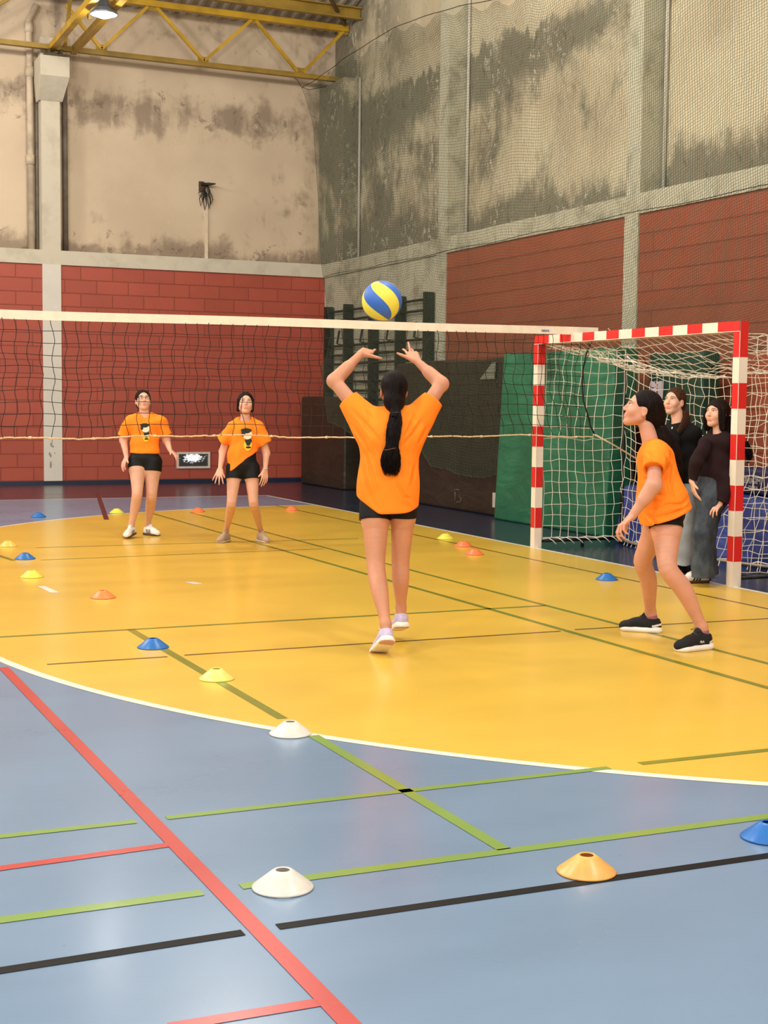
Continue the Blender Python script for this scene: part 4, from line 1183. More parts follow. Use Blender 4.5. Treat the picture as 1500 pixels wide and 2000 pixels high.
def foot(B, ank, H, T, r, up=Z):
    w_ = shoe_w(H, T, up); B.cone(ank, w_(0, -0.016, 0.078), r, r * 0.90, 0.02); B.cone(w_(0, -0.016, 0.078), w_(0, -0.012, 0.045), r * .90, r * 0.75, 0.01)


def ankle(H, T, up=Z): return shoe_w(H, T, up)(0, -0.014, 0.120)


def creases(c, L, amp=0.007, wd=0.011, base=None):
    """tapering folds in cloth along polylines, measured across the direction FH"""
    def f(X):
        D = base(X) if base is not None else np.zeros(len(X)); Y = X - np.outer(X @ FH, FH); best = np.zeros(len(X)); rid = np.zeros(len(X))
        for P in L:
            P = [np.asarray(q, float) for q in P]; P = [q - FH * q.dot(FH) for q in P]; n = len(P) - 1
            dm = np.full(len(X), 9.0); tm = np.zeros(len(X)); sd = np.zeros(len(X))
            for i_ in range(n):
                a, b = P[i_], P[i_ + 1]; ab = b - a; t = np.clip(((Y - a) @ ab) / ab.dot(ab), 0, 1)
                v = Y - a - t[:, None] * ab; d = np.linalg.norm(v, axis=1); m = d < dm
                nn = np.cross(FH, nz(ab)); dm[m] = d[m]; tm[m] = (i_ + t[m]) / n; sd[m] = (v @ nn)[m]
            env = np.clip(np.sin(PI * np.clip(tm * 0.96 + 0.02, 0, 1)), 0, 1) ** 0.8
            best = np.maximum(best, env * np.exp(-(dm / wd) ** 2)); rid = np.maximum(rid, env * np.exp(-((sd - wd * 1.9) / (wd * 1.3)) ** 2) * (dm < wd * 5))
        return D + amp * best - 0.7 * amp * rid
    return f


def foot_in(B, ank, H, T, r):
    B.cone(ank, H * 0.75 + T * 0.25 + Z * 0.045, r, r * 0.95, 0.02)


def hair_cap(Hs, W, A, s, grow=0.010, front=0.030, back_low=-0.04):
    g = grow
    Hs.ell(W(0, -0.016, 0.036), (np.array((0.073, 0.091, 0.083)) + g) * s, A, 0)
    Hs.ell(W(0, -0.045, -0.015), (np.array((0.060, 0.055, 0.060)) + g) * s, A, 0.02)


def strands_tail(pts, rad, n, L, m, root, name='ponytail', thick=0.0026, flat=None, seed=1, taper_end=0.6, extra=0.0):
    """a tail of many hair locks following pts with radius profile rad"""
    rg = np.random.default_rng(seed); pts = [np.asarray(p, float) for p in pts]; K = 16
    tt = np.linspace(0, 1, len(pts)); ts = np.linspace(0, 1, K)
    C = np.stack([np.interp(ts, tt, [p[i] for p in pts]) for i in range(3)], 1)
    rr = np.interp(ts, np.linspace(0, 1, len(rad)), rad)
    ax = nz(pts[-1] - pts[0]); a = nz(np.cross(ax, FW)); b = np.cross(ax, a)
    b_ = MB()
    for i in range(n):
        ph = rg.uniform(0, 2 * PI); q = math.sqrt(rg.uniform(0, 1)); end = rg.uniform(taper_end, 1.0) ; tw = rg.uniform(-.7, .7)
        P = []
        for j in range(K):
            t = ts[j] * end; c = np.array([np.interp(t, ts, C[:, d]) for d in range(3)]); r = np.interp(t, ts, rr)
            an = ph + tw * t; P.append(c + r * q * (a * math.cos(an) + b * math.sin(an) * (flat or 1)) + rg.normal(0, 0.0008 + extra * t, 3))
        th = [thick * (1 - 0.75 * (k / (K - 1)) ** 2) for k in range(K)]
        b_.tube(P, th, 4, cap=False)
    return b_.build(name, m, root)


def fold_fn(c, lat, amp=0.004, mode=0, seed=0):
    lat = nz(lat)
    def f(P):
        x = (P - c) @ lat; z = P[:, 2] - c[2]; y = (P - c) @ FH
        if mode == 0:
            g = np.sin(52 * (z * 0.55 + np.abs(x) * 1.0) + 2.2 * np.sin(9 * x + 3) + seed) * np.clip((z + 0.35) * 3, 0.15, 1)
            h_ = np.sin(31 * (z * 0.8 - x * 0.6) + 1.8 * np.sin(11 * z) + 1.3 + seed)
        else:
            g = np.sin(44 * z + 3 * np.sin(8 * x + seed) + 2 * y * 10); h_ = np.sin(36 * x + 9 * z + 2 * np.sin(7 * z + seed))
        e = np.sin(23 * (x * .8 + z * .4) + seed * 2)
        return amp * (0.55 * g + 0.35 * h_ + 0.4 * e)
    return f

#@@PERSON_SETTER
# ------------------------------------------------------------------ player at the ball, seen from behind
def person_setter():
    D = 8.28; J = lambda x, y, d=0.0: at(x, y, D + d)
    g = ground(762, 1262); root = empty('person', (g[0], g[1], 0), 'person seen from behind with raised hands under the ball, orange t-shirt, long black ponytail', 'person', 'players in orange t-shirts')
    lat = RT; fw = FH
    B = SDF()
    B.cone(J(762, 970), J(762, 950), 0.130, 0.13, 0.0, fw, 0.68); B.cone(J(762, 930), J(763, 860), 0.115, 0.125, 0.05, fw, 0.68)
    B.cone(J(722, 822), J(808, 820), 0.055, 0.055, 0.05); B.cone(J(765, 830), J(768, 788, 0.02), 0.056, 0.046, 0.03)
    H1, T1 = at(760, 1252, 7.86), at(738, 1277, 8.03); T1 = H1 + nz(T1 - H1) * 0.262; U1 = nz(J(748, 1200, -.24) - H1)
    H2, T2 = at(787, 1226, 8.30), at(775, 1232, 8.52); T2 = H2 + nz(T2 - H2) * 0.262
    an1, an2 = ankle(H1, T1, U1), ankle(H2, T2)
    for hip, kn, an in ((J(733, 990, -.01), J(734, 1110, -.10), an1), (J(788, 988, .01), J(782, 1098, .06), an2)):
        limb(B, hip, kn, an, (0.086 if an is an1 else 0.076, 0.056, 0.054, 0.031), bulge=-fw * 0.022, kk=0.02)
    foot(B, an1, H1, T1, 0.030, U1); foot(B, an2, H2, T2, 0.030)
    eL, wL = J(653, 744, .10), J(704, 692, .20); eR, wR = J(862, 750, .10), J(815, 706, .20)
    limb(B, J(716, 822), eL, wL, (0.046, 0.040, 0.040, 0.023)); limb(B, J(815, 820), eR, wR, (0.046, 0.040, 0.040, 0.023))
    B.cone(eL, eL + (wL - eL) * .5, 0.040, 0.035, 0.02); B.cone(eR, eR + (wR - eR) * .5, 0.040, 0.035, 0.02)
    add_hand(B, wL, nz(J(733, 678, .33) - wL), nz(-Z * .3 + RT * .2 + FH * .8) * 1, RT * .8 - Z * .5, 1.0, (0.25, 0.3, 0.3, 0.3), 0.22, tip=J(745, 700, .20),
             fing=[nz(J(722, 664, .30) - wL) * 1.0, J(728, 668, .4) - wL, J(735, 676, .4) - wL, J(738, 682, .4) - wL])
    add_hand(B, wR, nz(J(800, 682, .28) - wR), nz(FH * .8 - RT * .3), -RT * .8 - Z * .3, 1.0, (0.2, 0.15, 0.25, 0.3), 0.25, tip=J(776, 690, .22),
             fing=[J(795, 668, .33) - wR, J(809, 655, .28) - wR, J(803, 662, .35) - wR, J(800, 672, .4) - wR])
    A = head_frame(nz(FH * .93 + Z * .36 - RT * 0.12), Z)
    hc = J(769, 763, .03); W = add_head(B, hc, A, 1.0)
    lp_ = lips_of(W, 1.0)
    body = B.build('body', [M_skin3, M_lip], root, 0.0042, None, 3)
    face_bits(root, body, W, A, 1.0)
    # hair pulled back
    Hs = SDF(); Hs.ell(W(0, -0.016, 0.036), np.array((0.080, 0.100, 0.092)), A, 0); Hs.ell(J(770, 782, -.05), np.array((0.066, 0.055, 0.066)), None, 0.03)
    Hs.cone(J(771, 790, -.06), J(773, 806, -.095), 0.042, 0.026, 0.03)
    Hs.ell(W(0, 0.095, -0.045), np.array((0.074, 0.085, 0.10)), A, 0.01, True)
    Hs.cut(W(0, 0.062, 0), A[1] * 1.0 - A[2] * 0.45, 0.01)
    h_ = Hs.build('hair', M_hairb, root, 0.0045)
    pts = [J(773, 800, -.10), J(772, 822, -.135), J(768, 850, -.15), J(765, 876, -.16), J(763, 900, -.16), J(764, 930, -.15)]
    strands_tail(pts, [0.026, 0.033, 0.040, 0.041, 0.040, 0.034, 0.050, 0.058, 0.058, 0.040], 760, 0, M_hairb, root, 'ponytail', 0.0027, 0.7, 3, 0.84, 0.0012)
    MB().tube([J(763 + 13 * math.cos(t), 877 + 2 * math.sin(2 * t), -.16) + FH * 0.035 * math.sin(t) for t in np.linspace(0, 2 * PI, 17)], 0.003, 6).build('hair_tie', mat('dark_hair_tie', (90, 44, 34), .7), root)
    MB().tube([J(773 + 9 * math.cos(t), 806, -.105) + FH * 0.028 * math.sin(t) for t in np.linspace(0, 2 * PI, 17)], 0.005, 6).build('hair_tie', M_black, root)
    # t-shirt
    T = SDF()
    T.cone(J(757, 1010), J(758, 950), 0.183, 0.172, 0.0, fw, 0.78); T.cone(J(758, 950), J(763, 862), 0.172, 0.172, 0.05, fw, 0.72)
    T.cone(J(738, 828), J(792, 826), 0.085, 0.085, 0.05, fw, 0.85)
    T.cone(J(745, 812), J(790, 812), 0.050, 0.050, 0.04)
    for a_, b_ in (((694, 968), (738, 1000)), ((738, 1002), (818, 998)), ((780, 1008), (820, 988))):
        hn = nz(np.cross(J(*b_) - J(*a_), FH)); hn = hn if hn[2] < 0 else -hn
        T.cut(J(*a_), hn, 0.012)
    T.cone(J(742, 858), J(680, 780, .05), 0.130, 0.066, 0.03, FH, 0.95, cap=1); T.cone(J(787, 856), J(846, 780, .05), 0.126, 0.066, 0.03, FH, 0.95, cap=1)
    T.cone(J(686, 789, .04), J(655, 752, .09), 0.051, 0.056, 0.004, cap2=1, sub=True); T.cone(J(841, 789, .04), J(875, 748, .09), 0.051, 0.056, 0.004, cap2=1, sub=True)
    T.cone(J(768, 812, .03), J(771, 780, .05), 0.058, 0.066, 0.008, sub=True)
    j = lambda *q: [J(*z) for z in q]
    T.fold = creases(0, [j((686, 798), (724, 838), (752, 872)), j((700, 812), (738, 864)), j((712, 872), (724, 915), (738, 960)), j((812, 800), (798, 838), (780, 862)),
        j((826, 816), (806, 846), (782, 874)), j((708, 912), (718, 950), (730, 985)), j((812, 900), (802, 950)), j((716, 800), (726, 820)), j((806, 806), (812, 826)), j((770, 930), (790, 968), (806, 975)),
        j((690, 830), (712, 862), (724, 890)), j((836, 830), (816, 868))], 0.0105, 0.0100, fold_fn(J(764, 900), RT, 0.0014, 0))
    T.build('t_shirt', M_or, root, 0.0045)
    # shorts
    Q = SDF(); Q.cone(J(762, 962), J(762, 940), 0.150, 0.145, 0, fw, 0.72)
    Q.cone(J(733, 985, -.01), J(732, 1017, -.03), 0.094, 0.0925, 0.02, cap=1); Q.cone(J(788, 983, .01), J(787, 1011, .02), 0.086, 0.084, 0.02, cap=1)
    Q.build('shorts', M_blk, root, 0.005)
    make_shoe(root, H1, T1, U1, M_shoel, M_sole, laces=M_shoew, sole_mi=M_pink, wedge=True)
    make_shoe(root, H2, T2, Z, M_shoel, M_sole, laces=M_shoew, sole_mi=M_pink, wedge=True)
person_setter()

#@@PERSON_SIDE
def person_side():
    D = 8.40; J = lambda x, y, d=0.0: at(x, y, D + d)
    g = ground(1303, 1258); root = empty('person', (g[0], g[1], 0), 'person in profile looking up, knees bent, orange t-shirt, black trainers with white soles', 'person', 'players in orange t-shirts')
    fw = -RH; B = SDF(); lat = FH
    B.cone(J(1299, 1000), J(1296, 985), 0.104, 0.106, 0.0, lat, 1.25); B.cone(J(1292, 965), J(1280, 900), 0.098, 0.105, 0.05, lat, 1.25)
    B.cone(J(1279, 890, -.11), J(1279, 890, .11), 0.048, 0.048, 0.05)
    B.cone(J(1274, 874), J(1262, 832), 0.052, 0.044, 0.03)
    H1 = ground(1388, 1266); T1 = ground(1303, 1275); T1 = H1 + nz(T1 - H1) * 0.285
    H2 = ground(1291, 1236); T2 = ground(1219, 1231); T2 = H2 + nz(T2 - H2) * 0.275
    kn1 = J(1303, 1112, -.20); an1 = ankle(H1, T1) - RH * 0.012; kn2 = J(1253, 1096, .22); an2 = ankle(H2, T2) - RH * 0.012
    limb(B, J(1301, 1015, -.08), kn1, an1, (0.092, 0.058, 0.058, 0.034), bulge=RH * 0.022 + Z * .006, kk=0.02)
    limb(B, J(1292, 1012, .09), kn2, an2, (0.088, 0.058, 0.056, 0.034), bulge=RH * 0.022, kk=0.02)
    foot(B, an1, H1, T1, 0.033); foot(B, an2, H2, T2, 0.033)
    eL, wL = J(1277, 948, -.24), J(1234, 1009, -.22)
    limb(B, J(1280, 890, -.16), eL, wL, (0.042, 0.043, 0.042, 0.025)); B.cone(eL, eL + (wL - eL) * .45, 0.045, 0.038, 0.02)
    add_hand(B, wL, nz(J(1212, 1028, -.24) - wL), nz(RH * .55 - Z * .8), -RH * .5 + Z * -.2 + FH * .8, 1.0, (0.55, 0.6, 0.7, 0.8), 0.05, tip=J(1222, 1040, -.16))
    limb(B, J(1275, 885, .16), J(1288, 945, .24), J(1262, 990, .22), (0.046, 0.038, 0.038, 0.024))
    A = head_frame(nz(-RH * .95 + Z * .30 + FH * 0.02), Z); s = 1.02
    hc = J(1254, 801); W = add_head(B, hc, A, s, 0.001); lp_ = lips_of(W, s, 0.001)
    def mi(P):
        r = np.zeros(len(P), int)
        for c, ax, az in lp_:
            q = (P - c) @ A.T; r[((q[:, 0] / ax) ** 2 + (q[:, 2] / az) ** 2 < 1) & (q[:, 1] > -.015)] = 1
        return r
    body = B.build('body', [M_skin, M_lip], root, 0.0038, mi, 2)
    face_bits(root, body, W, A, s)
    Hs = SDF(); Hs.ell(W(0, -0.018, 0.036), np.array((0.080, 0.098, 0.090)) * s, A, 0); Hs.ell(J(1280, 812), np.array((0.066, 0.052, 0.060)), None, 0.03)
    Hs.cone(J(1284, 818), J(1289, 838), 0.038, 0.024, 0.03)
    Hs.ell(W(0, 0.105, -0.035), np.array((0.090, 0.085, 0.115)) * s, A, 0.008, True)
    for sx in (-1, 1): Hs.ell(W(sx * 0.078, 0.010, -0.022), np.array((0.030, 0.030, 0.042)) * s, A, 0.006, True)
    Hs.cone(W(0, 0.03, -0.10), W(0, -0.02, -0.13), 0.052, 0.05, 0.01, sub=True)
    Hs.build('hair', M_hairb, root, 0.0042)
    strands_tail([J(1288, 830, .0), J(1298, 850, -.02), J(1312, 880, -.01), J(1322, 910, .0), J(1330, 940, .0)], [0.026, 0.040, 0.052, 0.050, 0.036, 0.016], 650, 0, M_hair, root, 'ponytail', 0.0026, 0.6, 5, 0.7, 0.0015)
    MB().tube([J(1290 + 7 * math.cos(t), 833 + 4 * math.cos(t)) + FH * 0.026 * math.sin(t) for t in np.linspace(0, 2 * PI, 17)], 0.005, 6).build('hair_tie', M_black, root)
    T = SDF()
    T.cone(J(1304, 1018), J(1291, 965), 0.150, 0.128, 0.0, lat, 1.46); T.cone(J(1290, 965), J(1281, 900), 0.126, 0.112, 0.05, lat, 1.3)
    T.cone(J(1280, 888, -.12), J(1278, 888, .12), 0.072, 0.072, 0.05); T.cone(J(1276, 876, -.05), J(1276, 876, .05), 0.055, 0.055, 0.04)
    T.cone(J(1312, 980), J(1332, 1010), 0.095, 0.062, 0.05, lat, 1.5); T.cone(J(1268, 985), J(1272, 1015), 0.07, 0.06, 0.05, lat, 1.5)
    T.cone(J(1298, 975, -.07), J(1303, 1030, -.115), 0.095, 0.117, 0.05)
    hn = nz(np.cross(J(1348, 990) - J(1268, 1019), FH)); hn = hn if hn[2] < 0 else -hn
    T.cut(J(1268, 1019), hn, 0.004)
    T.cone(J(1284, 886, -.12), J(1279, 908, -.20), 0.070, 0.062, 0.04); T.cone(J(1281, 895, -.17), J(1277, 916, -.225), 0.062, 0.063, 0.03, cap=1)
    T.cone(J(1277, 911, -.22), J(1276, 945, -.26), 0.052, 0.056, 0.004, cap2=1, sub=True)
    T.cone(J(1278, 895, .17), J(1280, 916, .225), 0.066, 0.069, 0.03, cap=1)
    T.cone(J(1268, 862), J(1252, 832), 0.056, 0.075, 0.008, sub=True)
    j = lambda *q: [J(*z) for z in q]
    T.fold = creases(0, [j((1262, 994), (1292, 981), (1320, 981), (1336, 970)), j((1262, 1008), (1300, 998), (1334, 984)), j((1256, 965), (1282, 962)), j((1252, 935), (1270, 930)), j((1308, 900), (1300, 940), (1308, 965)),
        j((1254, 880), (1262, 896)), j((1298, 880), (1302, 905)), j((1258, 1000), (1268, 1020)), j((1290, 890), (1288, 908))], 0.0100, 0.0100, fold_fn(J(1290, 940), RH, 0.0014, 1, 1.0))
    T.build('t_shirt', M_or, root, 0.0043)
    Q = SDF(); Q.cone(J(1300, 1000), J(1297, 985), 0.116, 0.112, 0, lat, 1.28)
    Q.cone(J(1300, 1003, -.085), J(1301, 1031, -.105), 0.099, 0.101, 0.02, cap=1); Q.cone(J(1292, 1003, .09), J(1286, 1022, .10), 0.095, 0.092, 0.02, cap=1)
    Q.build('shorts', M_blk, root, 0.005)
    H, T_ = H1, T1
    sh, Ws = make_shoe(root, H, T_, Z, M_shoeb, M_sole, laces=mat('grey_lace', (70, 70, 74), .7), wedge=True, pnl=M_shoew)
    # little white letters on the side of the shoe
    f = nz(T_ - H); side = np.cross(f, Z); side = side if side.dot(-FH) > 0 else -side
    p0 = H + f * 0.125 + side * 0.0445 + Z * 0.047
    X = -f if np.dot(-f, RH) > 0 else f
    mw = Matrix(((X[0], 0, side[0], p0[0]), (X[1], 0, side[1], p0[1]), (X[2], 1, side[2], p0[2]), (0, 0, 0, 1)))
    tx = text_mesh('shoe_lettering', 'FILA', 0.017, M_shoew, mw, 0.001); tx.parent = sh
    make_shoe(root, H2, T2, Z, M_shoeb, M_sole, laces=mat('grey_lace', (70, 70, 74), .7), wedge=True, pnl=M_shoew)
    for a, h_, t_ in ((an1, H1, T1), (an2, H2, T2)):
        b = shoe_w(h_, t_)(0, -0.014, 0.07); Sx = SDF(); Sx.cone(a + (b - a) * 0.35, b, 0.0365, 0.0355, 0, cap2=1); Sx.build('sock', M_sockp, root, 0.004)
person_side()

#@@PERSON_FRONT
def print_patch(root, c, n, u, s):
    """small printed emblem on the chest: dark, cream and yellow shapes"""
    n = nz(n); u = nz(u - n * np.dot(u, n)); x = np.cross(u, n)
    def blob(name, cx, cy, rx, ry, m, k, off, wob=0.0):
        b = MB(); vs = [c + n * off + s * (x * (cx + rx * math.cos(t) * (1 + wob * math.sin(3 * t))) + u * (cy + ry * math.sin(t))) for t in np.linspace(0, 2 * PI, 20)[:-1]]
        vs2 = [v - n * 0.03 for v in vs]; N = len(vs)
        b.add(vs + vs2, [tuple(range(N))] + [(i, i + N, (i + 1) % N + N, (i + 1) % N) for i in range(N)]); return b.build(name, m, root)
    Y_ = mat('yellow_print', (236, 190, 40), .7); K_ = mat('dark_print', (34, 36, 34), .7); C_ = mat('cream_print', (236, 214, 186), .7)
    blob('shirt_print', 0.0, -0.06, 0.034, 0.050, Y_, 0, 0.000)
    blob('shirt_print', 0.004, -0.035, 0.026, 0.032, K_, 0, 0.0008, 0.2)
    blob('shirt_print', -0.004, 0.026, 0.040, 0.040, C_, 0, 0.001)
    blob('shirt_print', -0.014, 0.058, 0.044, 0.022, K_, 0, 0.0016, 0.1)
    blob('shirt_print', -0.040, 0.034, 0.014, 0.024, K_, 0, 0.0015)
    blob('shirt_print', 0.006, -0.080, 0.022, 0.009, K_, 0, 0.0014)


def person_glasses():
    D = 14.55; J = lambda x, y, d=0.0: at(x, y, D + d)
    root = empty('person', (3.65, 14.27, 0), 'person with glasses behind the net, orange t-shirt and white trainers with dark stripes', 'person', 'players in orange t-shirts')
    fw = -FH; B = SDF()
    B.cone(J(282, 902), J(282, 888), 0.135, 0.125, 0, fw, 0.70); B.cone(J(282, 878), J(283, 838), 0.110, 0.120, 0.05, fw, 0.68)
    B.cone(J(259, 822), J(310, 821), 0.052, 0.052, 0.05); B.cone(J(284, 822), J(281, 800, -.02), 0.054, 0.047, 0.03)
    H1 = at(261, 1043, D + .02); T1 = H1 + nz(-FH - RH * .18 - Z * .10) * 0.25; H2 = ground(283, 1044); T2 = H2 + nz(RH * .62 - FH * .62) * 0.26
    an1, an2 = ankle(H1, T1), ankle(H2, T2)
    limb(B, J(269, 903), J(268, 966, -.15), an1, (0.093, 0.057, 0.054, 0.031), bulge=FH * 0.02, kk=0.02)
    limb(B, J(298, 903), J(296, 969, -.04), an2, (0.093, 0.058, 0.055, 0.031), bulge=FH * 0.02, kk=0.02)
    foot(B, an1, H1, T1, 0.030); foot(B, an2, H2, T2, 0.030)
    e1, w1 = J(241, 860, .05), J(247, 892, -.06); e2, w2 = J(325, 860, .06), J(332, 879, -.10)
    limb(B, J(255, 824), e1, w1, (0.048, 0.040, 0.039, 0.023)); limb(B, J(313, 823), e2, w2, (0.048, 0.040, 0.039, 0.023))
    add_hand(B, w1, J(241, 905, -.1) - w1, RH * .5 + FH * .5, FH * -.8 + RH * .6, 0.95, (0.25, .25, .3, .35), 0.1)
    add_hand(B, w2, J(342, 887, -.14) - w2, -Z * .8 - FH * .2, -FH * .6 - RH * .2, 0.95, (0.2, .35, .4, .4), 0.1)
    A = head_frame(nz(-FH * .90 + RH * .28 + Z * .28), Z); s = 1.0
    W = add_head(B, J(279.5, 783), A, s, 0.003); lp_ = lips_of(W, s, .003)
    def mi(P):
        r = np.zeros(len(P), int)
        for c, ax, az in lp_:
            q = (P - c) @ A.T; r[((q[:, 0] / ax) ** 2 + (q[:, 2] / az) ** 2 < 1) & (q[:, 1] > -.015)] = 1
        return r
    body = B.build('body', [M_skin2, M_lip], root, 0.0045, mi, 2); face_bits(root, body, W, A, s, True)
    Hs = SDF(); Hs.ell(W(0, -0.018, 0.034), np.array((0.081, 0.098, 0.091)), A, 0); Hs.ell(W(0, -0.05, -0.02), np.array((0.07, 0.06, 0.07)), A, 0.02)
    Hs.ell(W(0, 0.112, -0.03), np.array((0.080, 0.090, 0.108)), A, 0.008, True)
    Hs.cone(W(0, 0.02, -0.10), W(0, -0.01, -0.14), 0.060, 0.055, 0.01, sub=True)
    Hs.build('hair', M_hair, root, 0.005)
    T = SDF(); T.cone(J(282, 878), J(283, 838), 0.140, 0.148, 0, fw, 0.72); T.cone(J(282, 884), J(282, 872), 0.146, 0.144, 0.03, fw, 0.74)
    T.cone(J(259, 824), J(309, 824), 0.074, 0.074, 0.05); T.cone(J(272, 815), J(294, 815), 0.048, 0.048, 0.04)
    T.cut(J(282, 885), -Z, 0.01)
    T.cone(J(254, 825), J(242, 851, .03), 0.070, 0.064, 0.02, cap=1); T.cone(J(313, 824), J(323, 850, .03), 0.070, 0.064, 0.02, cap=1)
    T.cone(J(283, 812, -.03), J(281, 795, -.04), 0.050, 0.062, 0.006, sub=True)
    T.fold = fold_fn(J(282, 850), RT, 0.0065, 1, 2.0); T.build('t_shirt', M_or, root, 0.005)
    print_patch(root, J(285, 842, -.128), -FH, Z, 1.0)
    Q = SDF(); Q.cone(J(282, 895), J(282, 882), 0.150, 0.135, 0, fw, 0.74)
    Q.cone(J(269, 903), J(268, 917, -.03), 0.100, 0.0985, 0.02, cap=1); Q.cone(J(298, 903), J(297, 921, -.01), 0.100, 0.0985, 0.02, cap=1)
    Q.build('shorts', M_blk, root, 0.005)
    make_shoe(root, H1, T1, Z, M_shoew, M_gum, stripes=M_shoeb, laces=M_shoew)
    make_shoe(root, H2, T2, Z, M_shoew, M_gum, stripes=M_shoeb, laces=M_shoew)
    for a, h_, t_ in ((an1, H1, T1), (an2, H2, T2)):
        b = shoe_w(h_, t_)(0, -0.014, 0.07); Sx = SDF(); Sx.cone(a + (b - a) * 0.6, b, 0.0335, 0.0335, 0, cap2=1); Sx.build('sock', M_sockb, root, 0.005)
person_glasses()


def person_diag():
    D = 13.70; J = lambda x, y, d=0.0: at(x, y, D + d)
    root = empty('person', (4.34, 13.0, 0), 'person behind the net in beige shoes, orange t-shirt hanging lower on one side', 'person', 'players in orange t-shirts')
    fw = -FH; B = SDF()
    B.cone(J(474, 912), J(474, 898), 0.122, 0.112, 0, fw, 0.70); B.cone(J(475, 888), J(477, 845), 0.100, 0.112, 0.05, fw, 0.68)
    B.cone(J(456, 832), J(503, 832), 0.048, 0.048, 0.05); B.cone(J(479, 832), J(479, 808, -.02), 0.050, 0.044, 0.03)
    H1 = ground(446, 1057); T1 = H1 + nz(-FH * .95 - RH * .30) * 0.25; H2 = ground(505, 1057); T2 = H2 + nz(-FH * .85 + RH * .45) * 0.25
    an1, an2 = ankle(H1, T1), ankle(H2, T2)
    limb(B, J(458, 915), J(452, 985, -.06), an1, (0.075, 0.048, 0.045, 0.026), bulge=FH * 0.018, kk=0.02)
    limb(B, J(491, 915), J(495, 984, -.04), an2, (0.075, 0.048, 0.045, 0.026), bulge=FH * 0.018, kk=0.02)
    foot(B, an1, H1, T1, 0.026); foot(B, an2, H2, T2, 0.026)
    e1, w1 = J(435, 882, .05), J(430, 916, -.08); e2, w2 = J(520, 885, .05), J(518, 917, -.04)
    limb(B, J(452, 834), e1, w1, (0.044, 0.037, 0.036, 0.021)); limb(B, J(507, 834), e2, w2, (0.044, 0.037, 0.036, 0.021))
    add_hand(B, w1, J(426, 932, -.14) - w1, FH * .7 - Z * .2, RH * .9 - Z * .2, 0.95, (0.2, .2, .25, .3), 0.28)
    add_hand(B, w2, J(517, 934, -.06) - w2, FH * .6 - RH * .4, -RH * .6 - FH * .5, 0.95, (0.2, .25, .3, .35), 0.1)
    A = head_frame(nz(-FH * .93 + RH * .16 + Z * .25), Z + RH * .05); s = 0.98
    W = add_head(B, J(479.5, 789), A, s, 0.002); lp_ = lips_of(W, s, .002)
    def mi(P):
        r = np.zeros(len(P), int)
        for c, ax, az in lp_:
            q = (P - c) @ A.T; r[((q[:, 0] / ax) ** 2 + (q[:, 2] / az) ** 2 < 1) & (q[:, 1] > -.015)] = 1
        return r
    body = B.build('body', [M_skin2, M_lip], root, 0.0045, mi, 2); face_bits(root, body, W, A, s)
    Hs = SDF(); Hs.ell(W(0, -0.018, 0.034), np.array((0.082, 0.098, 0.091)) * s, A, 0)
    for sx in (-1, 1): Hs.cone(W(sx * 0.066, 0.02, 0.03), W(sx * 0.068, -0.02, -0.06), 0.020, 0.018, 0.02)
    Hs.ell(W(0, 0.110, -0.028), np.array((0.074, 0.088, 0.104)) * s, A, 0.008, True)
    Hs.build('hair', M_hair, root, 0.005)
    T = SDF(); T.cone(J(473, 930), J(475, 890), 0.162, 0.138, 0, fw, 0.74); T.cone(J(475, 890), J(478, 845), 0.138, 0.142, 0.04, fw, 0.74)
    T.cone(J(456, 834), J(503, 834), 0.062, 0.062, 0.05); T.cone(J(468, 824), J(490, 824), 0.048, 0.048, 0.03)
    hn = nz(np.cross(J(503, 881) - J(440, 929), FH)); hn = hn if hn[2] < 0 else -hn
    T.cut(J(440, 929), hn, 0.004)

    T.cone(J(455, 838), J(435, 862, .03), 0.068, 0.072, 0.03, cap=1); T.cone(J(504, 838), J(518, 866, .03), 0.066, 0.070, 0.03, cap=1)
    T.cone(J(438, 858, .03), J(432, 884, .04), 0.056, 0.06, 0.004, cap2=1, sub=True); T.cone(J(516, 862, .03), J(521, 888, .04), 0.054, 0.06, 0.004, cap2=1, sub=True)
    T.cone(J(480, 824, -.03), J(479, 802, -.05), 0.053, 0.062, 0.008, sub=True)
    T.fold = fold_fn(J(476, 870), RT, 0.0065, 0, 4.0); T.build('t_shirt', M_or, root, 0.005)
    print_patch(root, J(484, 855, -.118), -FH, Z, 1.15)
    Q = SDF(); Q.cone(J(474, 907), J(476, 880), 0.137, 0.118, 0, fw, 0.74)
    Q.cone(J(458, 915), J(457, 936, -.02), 0.083, 0.084, 0.02, cap=1); Q.cone(J(491, 915), J(492, 936, -.02), 0.083, 0.084, 0.02, cap=1)
    Q.build('shorts', M_blk, root, 0.005)
    make_shoe(root, H1, T1, Z, M_taupe, M_solet, laces=M_solet)
    make_shoe(root, H2, T2, Z, M_taupe, M_solet, laces=M_solet)
    MB().tube([w2 + 0.026 * (RH * math.cos(t) + FH * math.sin(t)) + Z * 0.01 for t in np.linspace(0, 2 * PI, 17)], 0.003, 6).build('bracelet', M_shoew, root)
person_diag()

